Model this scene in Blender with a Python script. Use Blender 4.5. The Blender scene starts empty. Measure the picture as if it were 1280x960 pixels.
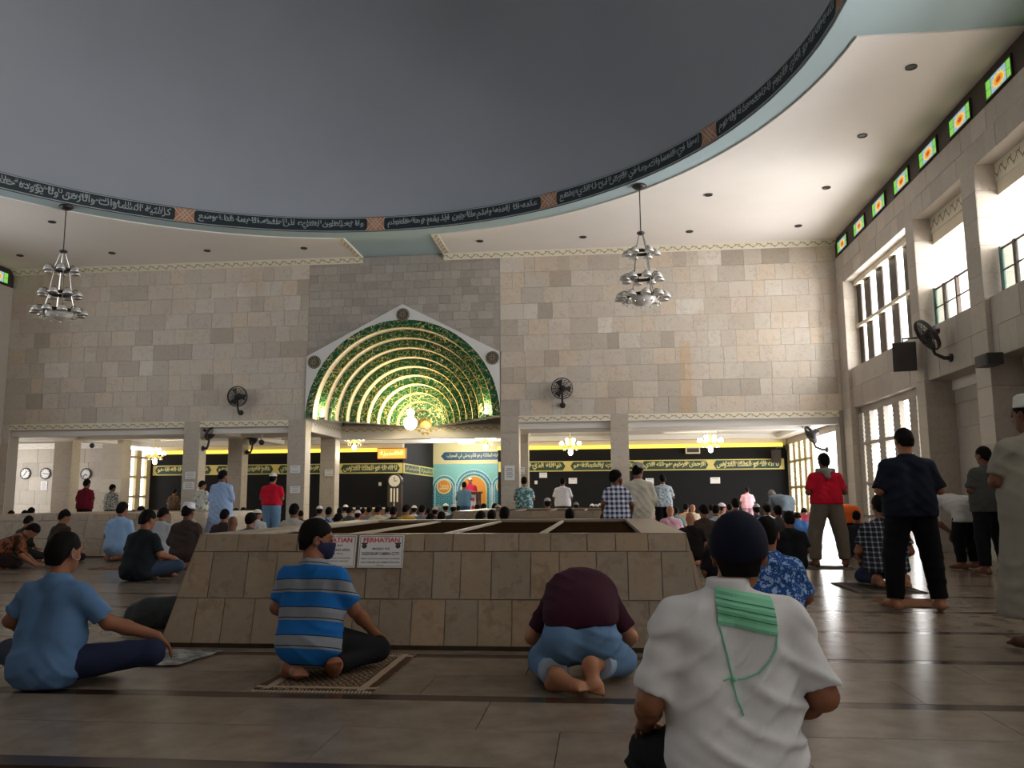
import bpy, bmesh, math, random, unicodedata
import numpy as np
from mathutils import Vector, Matrix
random.seed(7); rng = np.random.default_rng(7)
sc = bpy.context.scene; COL = sc.collection
PI = math.pi
# ------------------------------------------------------------------ camera
CAM_H = 1.04; FPX = 1045.4
YAW, PITCH, ROLL = 0.10460, 0.13608, 0.00683
def cam_axes():
    cy, sy = math.cos(YAW), math.sin(YAW)
    f = np.array([-sy*math.cos(PITCH), cy*math.cos(PITCH), math.sin(PITCH)])
    r = np.array([cy, sy, 0.0]); d = np.cross(f, r)
    c, s = math.cos(ROLL), math.sin(ROLL)
    return np.array([c*r + s*d, -s*r + c*d, f])
CM = cam_axes()
cam_d = bpy.data.cameras.new('camera'); cam_d.sensor_width = 36; cam_d.lens = FPX/1280*36; cam_d.clip_start = .05; cam_d.clip_end = 300
cam = bpy.data.objects.new('camera', cam_d); COL.objects.link(cam); sc.camera = cam
Rm = Matrix([[CM[0][i], -CM[1][i], -CM[2][i]] for i in range(3)])
cam.matrix_world = Matrix.Translation((0, 0, CAM_H)) @ Rm.to_4x4()
def floor_at(px, py):                 # where a standing place in the photograph lies on the floor
    d = CM.T @ np.array([(px-640)/FPX, (py-480)/FPX, 1.0]); t = -CAM_H/d[2]
    return d[0]*t, d[1]*t
def across(px, py, Y):                # X and Z of a sight line at depth Y
    d = CM.T @ np.array([(px-640)/FPX, (py-480)/FPX, 1.0]); t = Y/d[1]
    return d[0]*t, d[2]*t + CAM_H
# ------------------------------------------------------------------ view, sky, daylight
sc.view_settings.view_transform = 'Standard'; sc.view_settings.look = 'None'
sc.view_settings.exposure = 0.62; sc.view_settings.gamma = 1; sc.view_settings.use_curve_mapping = False
W = bpy.data.worlds.new('sky'); sc.world = W; W.use_nodes = True
W.node_tree.nodes['Background'].inputs[0].default_value = (0.93, 0.97, 1.0, 1)
W.node_tree.nodes['Background'].inputs[1].default_value = 2.6
sc.cycles.max_bounces = 7; sc.cycles.diffuse_bounces = 4; sc.cycles.glossy_bounces = 3
sc.cycles.use_denoising = True; sc.cycles.sample_clamp_indirect = 6
sc.cycles.caustics_reflective = False; sc.cycles.caustics_refractive = False
def area(name, loc, rot, sx, sy, power, col=(1, .97, .93)):
    l = bpy.data.lights.new(name, 'AREA'); l.shape = 'RECTANGLE'; l.size = sx; l.size_y = sy; l.energy = power; l.color = col
    o = bpy.data.objects.new(name, l); COL.objects.link(o); o.location = loc; o.rotation_euler = rot; return o
# daylight standing in the wall openings, plus one added fill (area normal -Z turned to -X / +X)
TOX, TOMX = (0, -PI/2, 0), (0, PI/2, 0)
UPMX = (0, PI/2+.42, 0)        # sky and sunlit ground outside together: leaning upwards
area('daylight_upper_windows', (7.25, 19.2, 5.1), UPMX, 2.2, 4.6, 420)
area('daylight_lower_windows', (7.25, 19.2, 1.7), TOMX, 2.8, 4.6, 170)
area('daylight_gallery', (9.6, 10.5, 4.9), UPMX, 2.4, 14.0, 1250)
area('daylight_front_hall', (7.2, 26.0, 1.7), TOMX, 2.6, 6.2, 270)
area('daylight_front_hall_far_side', (-17.9, 28.5, 1.6), TOX, 2.4, 1.6, 70)
area('added_fill_hall_left_end', (-21.4, 24.6, 1.7), TOX, 2.2, 3.4, 110)  # fill added to brighten the clock wall; the end wall has no opening
area('daylight_entrance', (2.5, -3.9, 1.9), (PI/2, 0, .15), 4.5, 2.4, 48)
area('daylight_far_gallery', (-18.3, 12.0, 5.2), TOX, 2.0, 12.0, 60)

# ------------------------------------------------------------------ helpers
class MB:
    def __init__(s): s.v = []; s.f = []; s.m = []; s.uv = []
    def quad(s, a, b, c, d, m=0, uv=None):
        i = len(s.v); s.v += [tuple(a), tuple(b), tuple(c), tuple(d)]; s.f.append((i, i+1, i+2, i+3)); s.m.append(m)
        s.uv.append(uv or [(0, 0), (1, 0), (1, 1), (0, 1)])
    def box(s, x0, x1, y0, y1, z0, z1, m=0):
        x0, x1 = sorted((x0, x1)); y0, y1 = sorted((y0, y1)); z0, z1 = sorted((z0, z1))
        i = len(s.v); s.v += [(x, y, z) for x in (x0, x1) for y in (y0, y1) for z in (z0, z1)]
        for f in ((0, 1, 3, 2), (4, 6, 7, 5), (0, 4, 5, 1), (2, 3, 7, 6), (0, 2, 6, 4), (1, 5, 7, 3)):
            s.f.append(tuple(i+k for k in f)); s.m.append(m); s.uv.append(None)
        return s
    def prism(s, poly, axis, a, b, m=0):      # poly 2-D (ccw not needed), extruded along axis from a to b
        n = len(poly); i = len(s.v)
        def P(u, v, w): return {'x': (w, u, v), 'y': (u, w, v), 'z': (u, v, w)}[axis]
        s.v += [P(u, v, a) for u, v in poly] + [P(u, v, b) for u, v in poly]
        s.f.append(tuple(range(i, i+n))); s.f.append(tuple(range(i+2*n-1, i+n-1, -1))); s.m += [m, m]; s.uv += [None, None]
        for k in range(n):
            j = (k+1) % n; s.f.append((i+k, i+n+k, i+n+j, i+j)); s.m.append(m); s.uv.append(None)
        return s
    def tube(s, pts, r, n=8, m=0, cap=True):
        P = [Vector(p) for p in pts]; R = r if hasattr(r, '__len__') else [r]*len(P); i0 = len(s.v)
        for k, p in enumerate(P):
            t = (P[min(k+1, len(P)-1)] - P[max(k-1, 0)]).normalized()
            a = t.orthogonal().normalized() if k == 0 else (a - t*a.dot(t)).normalized()
            b = t.cross(a)
            for q in range(n):
                w = 2*PI*q/n; s.v.append(tuple(p + (a*math.cos(w) + b*math.sin(w))*R[k]))
        for k in range(len(P)-1):
            for q in range(n):
                s.f.append((i0+k*n+q, i0+k*n+(q+1) % n, i0+(k+1)*n+(q+1) % n, i0+(k+1)*n+q)); s.m.append(m); s.uv.append(None)
        if cap:
            s.f.append(tuple(i0+q for q in range(n))[::-1]); s.f.append(tuple(i0+(len(P)-1)*n+q for q in range(n))); s.m += [m, m]; s.uv += [None, None]
        return s
    def lathe(s, prof, c=(0, 0, 0), n=16, m=0, axis='z', a0=0, a1=2*PI):
        i0 = len(s.v); full = abs(a1-a0-2*PI) < 1e-6; cols = n if full else n+1
        for r, h in prof:
            for q in range(cols):
                w = a0+(a1-a0)*q/n; u, v = r*math.cos(w), r*math.sin(w)
                p = {'z': (u, v, h), 'y': (u, h, v), 'x': (h, u, v)}[axis]
                s.v.append((p[0]+c[0], p[1]+c[1], p[2]+c[2]))
        for k in range(len(prof)-1):
            for q in range(n):
                j = (q+1) % cols
                s.f.append((i0+k*cols+q, i0+k*cols+j, i0+(k+1)*cols+j, i0+(k+1)*cols+q)); s.m.append(m); s.uv.append(None)
        return s
    def ball(s, c, r, n=12, m=0, sq=(1, 1, 1)):
        k = max(4, n//2)
        i0 = len(s.v)
        for a in range(k+1):
            th = PI*a/k
            for q in range(n):
                w = 2*PI*q/n
                s.v.append((c[0]+r*sq[0]*math.sin(th)*math.cos(w), c[1]+r*sq[1]*math.sin(th)*math.sin(w), c[2]+r*sq[2]*math.cos(th)))
        for a in range(k):
            for q in range(n):
                s.f.append((i0+a*n+q, i0+(a+1)*n+q, i0+(a+1)*n+(q+1) % n, i0+a*n+(q+1) % n)); s.m.append(m); s.uv.append(None)
        return s
    def mesh(s, name, mats, smooth=False):
        me = bpy.data.meshes.new(name); me.from_pydata(s.v, [], s.f)
        for mm in (mats if isinstance(mats, (list, tuple)) else [mats]): me.materials.append(mm)
        me.polygons.foreach_set('material_index', s.m)
        if any(u for u in s.uv):
            ul = me.uv_layers.new(name='uv')
            for p, u in zip(me.polygons, s.uv):
                if u:
                    for k, li in enumerate(p.loop_indices): ul.data[li].uv = u[k]
        if smooth: me.polygons.foreach_set('use_smooth', [True]*len(me.polygons))
        me.update(); return me
    def build(s, name, mats, parent=None, smooth=False, loc=None, rot=None):
        o = bpy.data.objects.new(name, s.mesh(name, mats, smooth)); COL.objects.link(o)
        if parent: o.parent = parent
        if loc is not None: o.location = loc
        if rot is not None: o.rotation_euler = rot
        return o
def tag(o, label, cat, group=None):
    o['label'] = label; o['category'] = cat
    if group: o['group'] = group
    return o
def struct(o, label=None):
    o['kind'] = 'structure'
    if label: o['label'] = label
    return o
def empty(name, loc=(0, 0, 0), rz=0, label=None, cat=None, group=None):
    o = bpy.data.objects.new(name, None); COL.objects.link(o); o.location = loc; o.rotation_euler = (0, 0, rz); o.empty_display_size = .1
    if label: tag(o, label, cat, group)
    return o
def copy_tree(o, parent=None):
    c = o.copy(); COL.objects.link(c); c.parent = parent
    for ch in list(o.children): copy_tree(ch, c)
    return c
# ------------------------------------------------------------------ materials
def nodes(name):
    m = bpy.data.materials.new(name); m.use_nodes = True; nt = m.node_tree
    return m, nt, nt.nodes['Principled BSDF']
def N(nt, t, **kw):
    n = nt.nodes.new(t)
    for k, v in kw.items():
        if k.startswith('i_'): n.inputs[k[2:]].default_value = v
        elif k.startswith('n_'): n.inputs[int(k[2:])].default_value = v
        else: setattr(n, k, v)
    return n
def mth(nt, op, a, b=None, c=None):
    n = nt.nodes.new('ShaderNodeMath'); n.operation = op
    for i, x in enumerate((a, b, c)):
        if x is None: continue
        if isinstance(x, (int, float)): n.inputs[i].default_value = x
        else: nt.links.new(x, n.inputs[i])
    return n.outputs[0]
def mixc(nt, fac, a, b):
    n = nt.nodes.new('ShaderNodeMix'); n.data_type = 'RGBA'
    for i, x in ((0, fac), (6, a), (7, b)):
        if isinstance(x, (int, float)): n.inputs[i].default_value = x
        elif isinstance(x, tuple): n.inputs[i].default_value = (*x[:3], 1)
        else: nt.links.new(x, n.inputs[i])
    return n.outputs[2]
def noise(nt, scale, detail=3, vec=None, rough=.55):
    n = N(nt, 'ShaderNodeTexNoise'); n.inputs['Scale'].default_value = scale; n.inputs['Detail'].default_value = detail; n.inputs['Roughness'].default_value = rough
    if vec is not None: nt.links.new(vec, n.inputs['Vector'])
    return n
def ramp(nt, fac, stops):
    r = N(nt, 'ShaderNodeValToRGB'); e = r.color_ramp.elements
    while len(e) < len(stops): e.new(.5)
    for k, (p, c) in enumerate(stops): e[k].position = p; e[k].color = (*c, 1)
    nt.links.new(fac, r.inputs[0]); return r.outputs[0]
def mat(name, col, rough=.6, metal=0, spec=.5, emit=0, ecol=None, var=.0, vs=6, alpha=1, trans=0):
    m, nt, b = nodes(name)
    b.inputs['Base Color'].default_value = (*col, 1); b.inputs['Roughness'].default_value = rough; b.inputs['Metallic'].default_value = metal
    b.inputs['Specular IOR Level'].default_value = spec
    if trans: b.inputs['Transmission Weight'].default_value = trans
    if emit:
        b.inputs['Emission Color'].default_value = (*(ecol or col), 1); b.inputs['Emission Strength'].default_value = emit
    if var:
        g = N(nt, 'ShaderNodeNewGeometry'); n = noise(nt, vs, 3, g.outputs['Position'])
        c = mixc(nt, n.outputs[0], tuple(x*(1-var) for x in col), tuple(min(1, x*(1+var)) for x in col)); nt.links.new(c, b.inputs['Base Color'])
    return m
def marble(name, stops, rough=.35, vein=.55, vcol=(.2, .15, .11), vs=2.2, stain=False):
    m, nt, b = nodes(name)
    oi = N(nt, 'ShaderNodeObjectInfo'); g = N(nt, 'ShaderNodeNewGeometry')
    off = N(nt, 'ShaderNodeVectorMath', operation='MULTIPLY_ADD')
    cmb = N(nt, 'ShaderNodeCombineXYZ')
    r1 = mth(nt, 'MULTIPLY', oi.outputs['Random'], 37.0)
    for k in range(3): nt.links.new(r1, cmb.inputs[k])
    nt.links.new(g.outputs['Position'], off.inputs[0]); off.inputs[1].default_value = (1, 1, 1); nt.links.new(cmb.outputs[0], off.inputs[2])
    base = ramp(nt, oi.outputs['Random'], stops)
    n1 = noise(nt, vs, 5, off.outputs[0], .62); n2 = noise(nt, vs*3.1, 4, off.outputs[0], .6)
    cloud = mixc(nt, mth(nt, 'MULTIPLY', n2.outputs[0], .75), base, mixc(nt, .5, base, (.62, .56, .48)))
    v = mth(nt, 'SUBTRACT', 1.0, mth(nt, 'MULTIPLY', mth(nt, 'ABSOLUTE', mth(nt, 'SUBTRACT', n1.outputs[0], .5)), 26.0))
    v = mth(nt, 'MULTIPLY', mth(nt, 'MAXIMUM', v, 0.0), vein)
    gate = mth(nt, 'GREATER_THAN', n2.outputs[0], .5)
    n3 = noise(nt, vs*9, 4, off.outputs[0], .7)
    cloud = mixc(nt, mth(nt, 'MULTIPLY', mth(nt, 'GREATER_THAN', n3.outputs[0], .56), .16), cloud, vcol)
    out = mixc(nt, mth(nt, 'MULTIPLY', v, gate), cloud, vcol)
    if stain:        # rusty run of damp on the wall, warm cloudy patches
        sp = N(nt, 'ShaderNodeSeparateXYZ'); nt.links.new(g.outputs['Position'], sp.inputs[0]); nb = noise(nt, .55, 3, g.outputs['Position'])
        wx = mth(nt, 'MULTIPLY', mth(nt, 'LESS_THAN', mth(nt, 'ABSOLUTE', mth(nt, 'SUBTRACT', sp.outputs[0], 2.27)), .14), mth(nt, 'LESS_THAN', sp.outputs[2], 5.15))
        out = mixc(nt, mth(nt, 'MULTIPLY', wx, mth(nt, 'MULTIPLY', n2.outputs[0], .75)), out, (.60, .36, .12))
        out = mixc(nt, mth(nt, 'MULTIPLY', mth(nt, 'MAXIMUM', mth(nt, 'SUBTRACT', nb.outputs[0], .5), 0.0), 2.2), out, (.50, .34, .22))
    nt.links.new(out, b.inputs['Base Color']); b.inputs['Roughness'].default_value = rough; b.inputs['Specular IOR Level'].default_value = .4
    return m
WALLST = [(0, (.38, .325, .27)), (.15, (.56, .505, .44)), (.35, (.66, .60, .53)), (.5, (.50, .445, .385)), (.65, (.62, .545, .46)), (.8, (.66, .545, .43)), (.92, (.58, .525, .465)), (1, (.74, .69, .62))]
M_wall = marble('wall_marble', WALLST, .5, .3, (.28, .21, .15), 2.6, True)
M_wall_dark = marble('grey_marble', [(0, (.26, .235, .21)), (.3, (.35, .32, .29)), (.6, (.30, .27, .245)), (.85, (.42, .385, .35)), (1, (.34, .31, .28))], .5, .35, (.2, .17, .14), 3.5)
M_side = marble('side_wall_marble', [(0, (.36, .33, .29)), (.4, (.46, .42, .37)), (.7, (.40, .36, .32)), (1, (.52, .48, .43))], .5, .25, (.3, .25, .2))
M_colm = marble('column_marble', [(0, (.45, .39, .33)), (.5, (.52, .46, .39)), (1, (.47, .42, .36))], .42, .35, (.3, .24, .18))
M_box = marble('well_marble', [(0, (.25, .18, .115)), (.25, (.34, .25, .16)), (.5, (.24, .185, .13)), (.75, (.37, .245, .14)), (1, (.31, .24, .175))], .35, .5, (.20, .12, .07), 1.9)
M_floor = marble('floor_marble', [(0, (.096, .065, .042)), (.5, (.115, .079, .051)), (1, (.09, .063, .043))], .25, .3, (.25, .18, .12), 1.6)
M_floor.node_tree.nodes['Principled BSDF'].inputs['Specular IOR Level'].default_value = .22
M_stripe = mat('dark_marble_strip', (.045, .028, .02), .22, var=.3, vs=5)
M_grout = mat('grout', (.36, .32, .27), .8)
M_white = mat('white_paint', (.78, .75, .71), .7, var=.04, vs=1.2)
M_panel = mat('ceiling_paint', (.87, .82, .775), .75, var=.05, vs=.8)
M_blue = mat('light_blue_paint', (.40, .52, .56), .7, var=.04, vs=1)
M_dome = mat('dome_paint', (.36, .39, .445), .8, var=.09, vs=.5)
M_black = mat('black_wall_cloth', (.0095, .0095, .011), .75, spec=.2)
M_dark = mat('dark_brown', (.035, .024, .018), .5)
M_metal = mat('dark_metal', (.05, .045, .045), .4, .6)
M_grille = mat('grey_grille', (.045, .042, .04), .5, .3)
M_chrome = mat('chrome', (.62, .60, .58), .25, .9)
M_paper = mat('paper', (.82, .82, .83), .7)
M_ink = mat('ink', (.05, .05, .06), .7)
M_red = mat('red_ink', (.72, .04, .08), .6)
M_cream = mat('cream_paint', (.78, .69, .53), .6, var=.04)
M_gold = mat('gold_paint', (.72, .56, .18), .4, .35)
M_cove = mat('yellow_cove_light', (.95, .75, .12), .6, emit=.9, ecol=(1, .70, .08))
M_bulb = mat('warm_bulb', (1, .95, .8), .4, emit=9, ecol=(1, .86, .58))
M_bulbw = mat('white_bulb', (1, 1, 1), .4, emit=7, ecol=(1, .97, .9))
M_glass = mat('clear_glass', (.75, .85, .83), .05, trans=.9)
M_crystal = mat('crystal_glass', (.72, .70, .67), .18, .25, .8)
def vine(name, base=(.80, .74, .60), ink=(.30, .24, .10), per=.28):
    m, nt, b = nodes(name); uv = N(nt, 'ShaderNodeUVMap'); sp = N(nt, 'ShaderNodeSeparateXYZ'); nt.links.new(uv.outputs[0], sp.inputs[0])
    u, v = sp.outputs[0], sp.outputs[1]
    w = mth(nt, 'MULTIPLY', mth(nt, 'SINE', mth(nt, 'MULTIPLY', u, 2*PI/per)), .2)
    d = mth(nt, 'ABSOLUTE', mth(nt, 'SUBTRACT', mth(nt, 'SUBTRACT', v, .5), w))
    line = mth(nt, 'LESS_THAN', d, .055)
    w2 = mth(nt, 'MULTIPLY', mth(nt, 'SINE', mth(nt, 'MULTIPLY_ADD', u, 4*PI/per, 1.2)), .26)
    d2 = mth(nt, 'ABSOLUTE', mth(nt, 'SUBTRACT', mth(nt, 'SUBTRACT', v, .5), w2))
    leaf = mth(nt, 'MULTIPLY', mth(nt, 'LESS_THAN', d2, .07), mth(nt, 'GREATER_THAN', mth(nt, 'SINE', mth(nt, 'MULTIPLY', u, 6*PI/per)), .2))
    nt.links.new(mixc(nt, mth(nt, 'MAXIMUM', line, leaf), base, ink), b.inputs['Base Color']); b.inputs['Roughness'].default_value = .6
    return m
M_vine = vine('vine_trim')
M_dent = vine('dentil_trim', (.74, .71, .66), (.62, .59, .54), .5)
def mosaic():
    m, nt, b = nodes('green_gold_mosaic'); g = N(nt, 'ShaderNodeNewGeometry')
    n = noise(nt, 7.5, 1.5, g.outputs['Position'], .4); n2 = noise(nt, 4.2, 1, g.outputs['Position'], .4)
    s = mth(nt, 'MAXIMUM', mth(nt, 'LESS_THAN', mth(nt, 'ABSOLUTE', mth(nt, 'SUBTRACT', n.outputs[0], .5)), .013),
            mth(nt, 'LESS_THAN', mth(nt, 'ABSOLUTE', mth(nt, 'SUBTRACT', n2.outputs[0], .52)), .007))
    v = N(nt, 'ShaderNodeTexVoronoi'); v.inputs['Scale'].default_value = 30; nt.links.new(g.outputs['Position'], v.inputs['Vector'])
    gr = mixc(nt, mth(nt, 'MULTIPLY', v.outputs['Distance'], 1.4), (.003, .05, .018), (.012, .12, .04))
    nt.links.new(mixc(nt, s, gr, (.78, .66, .28)), b.inputs['Base Color'])
    nt.links.new(mth(nt, 'MULTIPLY_ADD', s, .5, .25), b.inputs['Metallic'])
    nt.links.new(mth(nt, 'MULTIPLY_ADD', n.outputs[0], .4, .12), b.inputs['Roughness'])
    bp = N(nt, 'ShaderNodeBump', i_Strength=.5, i_Distance=.02); nt.links.new(v.outputs['Distance'], bp.inputs['Height']); nt.links.new(bp.outputs[0], b.inputs['Normal'])
    return m
M_mosaic = mosaic()
# ------------------------------------------------------------------ writing
FORMS = {}
for cp in list(range(0xFE80, 0xFEFD)):
    dd = unicodedata.decomposition(chr(cp)).split()
    if len(dd) == 2: FORMS.setdefault(chr(int(dd[1], 16)), {})[dd[0].strip('<>')] = chr(cp)
def arabic(t):
    out = []; w = t
    def joins_next(c): return c in FORMS and 'initial' in FORMS[c]
    for i, c in enumerate(w):
        if c not in FORMS: out.append(c); continue
        prev = i > 0 and joins_next(w[i-1]); nxt = joins_next(c) and i+1 < len(w) and w[i+1] in FORMS and ('final' in FORMS[w[i+1]])
        k = 'medial' if prev and nxt else 'final' if prev else 'initial' if nxt else 'isolated'
        out.append(FORMS[c].get(k) or FORMS[c].get('isolated') or c)
    return ''.join(reversed(out))
_tc = {}
def text_data(body, bold=0.0, res=2):
    key = (body, bold, res)
    if key not in _tc:
        c = bpy.data.curves.new('t', 'FONT'); c.body = body; c.size = 1; c.resolution_u = res; c.offset = bold
        c.align_x = 'CENTER'; c.align_y = 'CENTER'
        o = bpy.data.objects.new('t', c); COL.objects.link(o)
        me = bpy.data.meshes.new_from_object(o.evaluated_get(bpy.context.evaluated_depsgraph_get()))
        V = np.array([v.co[:] for v in me.vertices]); F = [tuple(p.vertices) for p in me.polygons]
        bpy.data.objects.remove(o); bpy.data.curves.remove(c); bpy.data.meshes.remove(me)
        lo, hi = V.min(0), V.max(0); V = V - (lo+hi)/2; V[:, 2] = 0
        _tc[key] = (V, F, hi[0]-lo[0], hi[1]-lo[1])
    return _tc[key]
def write(name, body, mapping, w, h, m, parent, bold=0.0, res=2, keep=False):
    """flat lettering; mapping turns (u, v) in metres, centred, into a point"""
    V, F, tw, th = text_data(body, bold, res)
    if keep: k = min(w/tw, h/th); kx = ky = k
    else: kx, ky = w/tw, h/th
    me = bpy.data.meshes.new(name); me.from_pydata([tuple(mapping(v[0]*kx, v[1]*ky)) for v in V], [], F); me.materials.append(m)
    o = bpy.data.objects.new(name, me); COL.objects.link(o); o.parent = parent; o['kind'] = 'stuff'; return o
# ------------------------------------------------------------------ tiles
_tm = {}
def tile_mesh(m):
    if m.name not in _tm: _tm[m.name] = MB().box(-.5, .5, -.5, .5, -.5, .5).mesh('tile', m)
    return _tm[m.name]
def tile(parent, m, c, s, rot=None):
    o = bpy.data.objects.new('tile', tile_mesh(m)); COL.objects.link(o); o.parent = parent; o.location = c; o.scale = s
    if rot is not None: o.rotation_euler = rot
    return o
def tile_rows(parent, m, plane, const, a0, a1, z0, z1, th, tw, outward, skip=None, gap=.006, jit=.35, depth=.02):
    """running tiles on an upright plane: plane 'y' (a = X) or 'x' (a = Y), front proud towards outward (+1/-1)"""
    nr = max(1, round((z1-z0)/th)); hh = (z1-z0)/nr; k = 0
    for r in range(nr):
        a = a0; z = z0+hh*(r+.5)
        while a < a1-.02:
            w = tw*(1+random.uniform(-jit, jit))
            if a+w > a1-.25*tw: w = a1-a
            cx = a+w/2; d = depth*random.uniform(.8, 1.15)
            for (u0, u1, v0, v1) in ([(a, a+w, z-hh/2, z+hh/2)] if skip is None else skip(a, a+w, z-hh/2, z+hh/2)):
                if u1-u0 < .05 or v1-v0 < .04: continue
                uc, zc = (u0+u1)/2, (v0+v1)/2; su, sz = u1-u0-gap, v1-v0-gap
                if plane == 'y': tile(parent, m(uc, zc) if callable(m) else m, (uc, const+outward*d/2, zc), (su, d, sz))
                else: tile(parent, m(uc, zc) if callable(m) else m, (const+outward*d/2, uc, zc), (d, su, sz))
                k += 1
            a += w
    return k
def strip_quad(name, p0, p1, up, m, parent, thick):
    """trim board from p0 to p1, height vector up, thickness vector thick; u in metres along"""
    p0, p1, up, thick = map(Vector, (p0, p1, up, thick)); L = (p1-p0).length; b = MB()
    uv = [(0, 0), (L, 0), (L, 1), (0, 1)]
    f = [p0+thick, p1+thick, p1+up+thick, p0+up+thick]; g = [p0, p1, p1+up, p0+up]
    b.quad(*f, uv=uv); b.quad(*g[::-1], uv=[(L, 0), (0, 0), (0, 0), (L, 0)])
    for i in range(4):
        j = (i+1) % 4; b.quad(g[i], g[j], f[j], f[i], uv=[(0, 0)]*4)
    return b.build(name, m, parent)
# ================================================================== the hall
XR, XL, CX, D, ZC, YB, LZ = 6.25, -16.91, -5.33, 22.1, 7.75, -4.0, 3.22
HX0, QY, HZ = -21.6, 29.5, 3.14          # the lower front hall: left end, prayer-wall depth, ceiling
DX, DY, DR, DB = -5.44, 11.05, 8.92, .38      # dome centre, radius, band height
# ---- floor
b = MB()
TX0, TX1, TY0, TY1 = -10.2, 6.25, 2.23, 14.03
b.box(HX0, 9.4, YB-.3, 36.2, -.3, -.02)
b.box(HX0, 9.4, YB-.3, TY0, -.02, 0); b.box(HX0, 9.4, TY1, 36.2, -.02, 0); b.box(HX0, TX0, TY0, TY1, -.02, 0); b.box(TX1, 9.4, TY0, TY1, -.02, 0)
floor = struct(b.build('floor', M_floor))
def slab(x0, x1, y0, y1, m, name, z=0):
    o = bpy.data.objects.new(name, tile_mesh(m)); COL.objects.link(o); o.parent = floor
    o.location = ((x0+x1)/2, (y0+y1)/2, z-.01); o.scale = (x1-x0, y1-y0, .02)
for k in range(-2, 16):
    ys = 4.53+1.18*k
    if ys < TY0-.01 or ys > 21: continue
    inside = ys < TY1-.05
    slab(TX0 if inside else -16.5, TX1, ys-.06, ys+.06, M_stripe, 'dark_strip', -.0015 if inside else .0015)
    if inside:
        for (ya, yb) in ((ys+.06, ys+.59), (ys+.59, ys+1.12)):
            x = TX0+random.uniform(-.6, 0)
            while x < TX1:
                w = random.choice((1.0, 1.2, 1.2, 1.4)); slab(max(x, TX0)+.002, min(x+w, TX1)-.002, ya+.002, yb-.002, M_floor, 'floor_slab', random.uniform(-.0006, 0)); x += w
# ---- ceiling with the round opening
b = MB(); n = 96
X0, X1, Y0, Y1 = XL-.5, XR+.5, YB-.4, D+.45
def edge_pt(w):
    dx, dy = math.cos(w), math.sin(w); t = 1e9
    if dx > 1e-9: t = min(t, (X1-DX)/dx)
    if dx < -1e-9: t = min(t, (X0-DX)/dx)
    if dy > 1e-9: t = min(t, (Y1-DY)/dy)
    if dy < -1e-9: t = min(t, (Y0-DY)/dy)
    return DX+dx*t, DY+dy*t
ang = sorted([2*PI*k/n for k in range(n)] + [math.atan2(y-DY, x-DX) % (2*PI) for x in (X0, X1) for y in (Y0, Y1)])
for i, w in enumerate(ang):
    w2 = ang[(i+1) % len(ang)]
    a, c = edge_pt(w), edge_pt(w2)
    p, q = (DX+DR*math.cos(w), DY+DR*math.sin(w)), (DX+DR*math.cos(w2), DY+DR*math.sin(w2))
    b.quad((*p, ZC), (*a, ZC), (*c, ZC), (*q, ZC)); b.quad((*p, ZC+.25), (*q, ZC+.25), (*c, ZC+.25), (*a, ZC+.25)); b.quad((*a, ZC), (*a, ZC+.25), (*c, ZC+.25), (*c, ZC))
ceiling = struct(b.build('ceiling', M_blue))
PR, GX, GY = 9.36, 1.14, .92
def panel(sx, sy):
    xe = XR if sx > 0 else XL; ye = D if sy > 0 else YB
    xg = CX+sx*GX-DX; a0 = math.acos(sx*xg/PR); a1 = math.asin(GY/PR); pts = []
    for k in range(33):
        w = a0+(a1-a0)*k/32; pts.append((DX+sx*PR*math.cos(w), DY+sy*PR*math.sin(w)))
    pts += [(xe, DY+sy*GY), (xe, ye), (CX+sx*GX, ye)]
    return MB().prism(pts, 'z', ZC-.03, ZC).build('ceiling_panel', M_panel, ceiling)
for sx in (-1, 1):
    for sy in (-1, 1): panel(sx, sy)
# ---- dome
b = MB(); b.lathe([(DR, ZC), (DR, ZC+DB)], (DX, DY, 0), 96)
b.lathe([(DR*math.cos(t), ZC+DB+6.2*math.sin(t)) for t in [PI/2*k/24*.999 for k in range(25)]], (DX, DY, 0), 96)
b.lathe([(DR+.25, ZC), (DR+.25, ZC+DB)], (DX, DY, 0), 96)
b.lathe([((DR+.25)*math.cos(t), ZC+DB+6.45*math.sin(t)) for t in [PI/2*k/24*.999 for k in range(25)]], (DX, DY, 0), 96)
dome = struct(b.build('ceiling_dome', M_dome, smooth=True), 'blue-grey painted dome above the round ceiling opening')
M_navy = mat('band_navy', (.016, .030, .040), .55, var=.3, vs=9)
M_silver = mat('silver_letters', (.40, .45, .46), .5, .2)
M_orange = mat('orange_knot', (.50, .23, .13), .6)
M_knot = mat('knot_line', (.62, .50, .40), .6)
def cyl(w, z, r=DR-.02): return (DX+r*math.cos(w), DY+r*math.sin(w), z)
b = MB(); b.lathe([(DR-.006, ZC), (DR-.03, ZC), (DR-.03, ZC+DB), (DR-.006, ZC+DB)], (DX, DY, 0), 120)
band = b.build('calligraphy_band', M_navy, dome, smooth=False)
for z in (ZC+.012, ZC+DB-.035):
    MB().lathe([(DR-.03, z), (DR-.042, z), (DR-.042, z+.02), (DR-.03, z+.02)], (DX, DY, 0), 120).build('band_border', M_silver, band)
VERSES = ['الله لا اله الا هو الحي القيوم لا تاخذه سنة ولا نوم', 'له ما في السماوات وما في الارض من ذا الذي يشفع', 'عنده الا باذنه يعلم ما بين ايديهم وما خلفهم',
          'ولا يحيطون بشيء من علمه الا بما شاء وسع', 'كرسيه السماوات والارض ولا يؤوده حفظهما', 'وهو العلي العظيم لا اكراه في الدين قد تبين']
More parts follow.
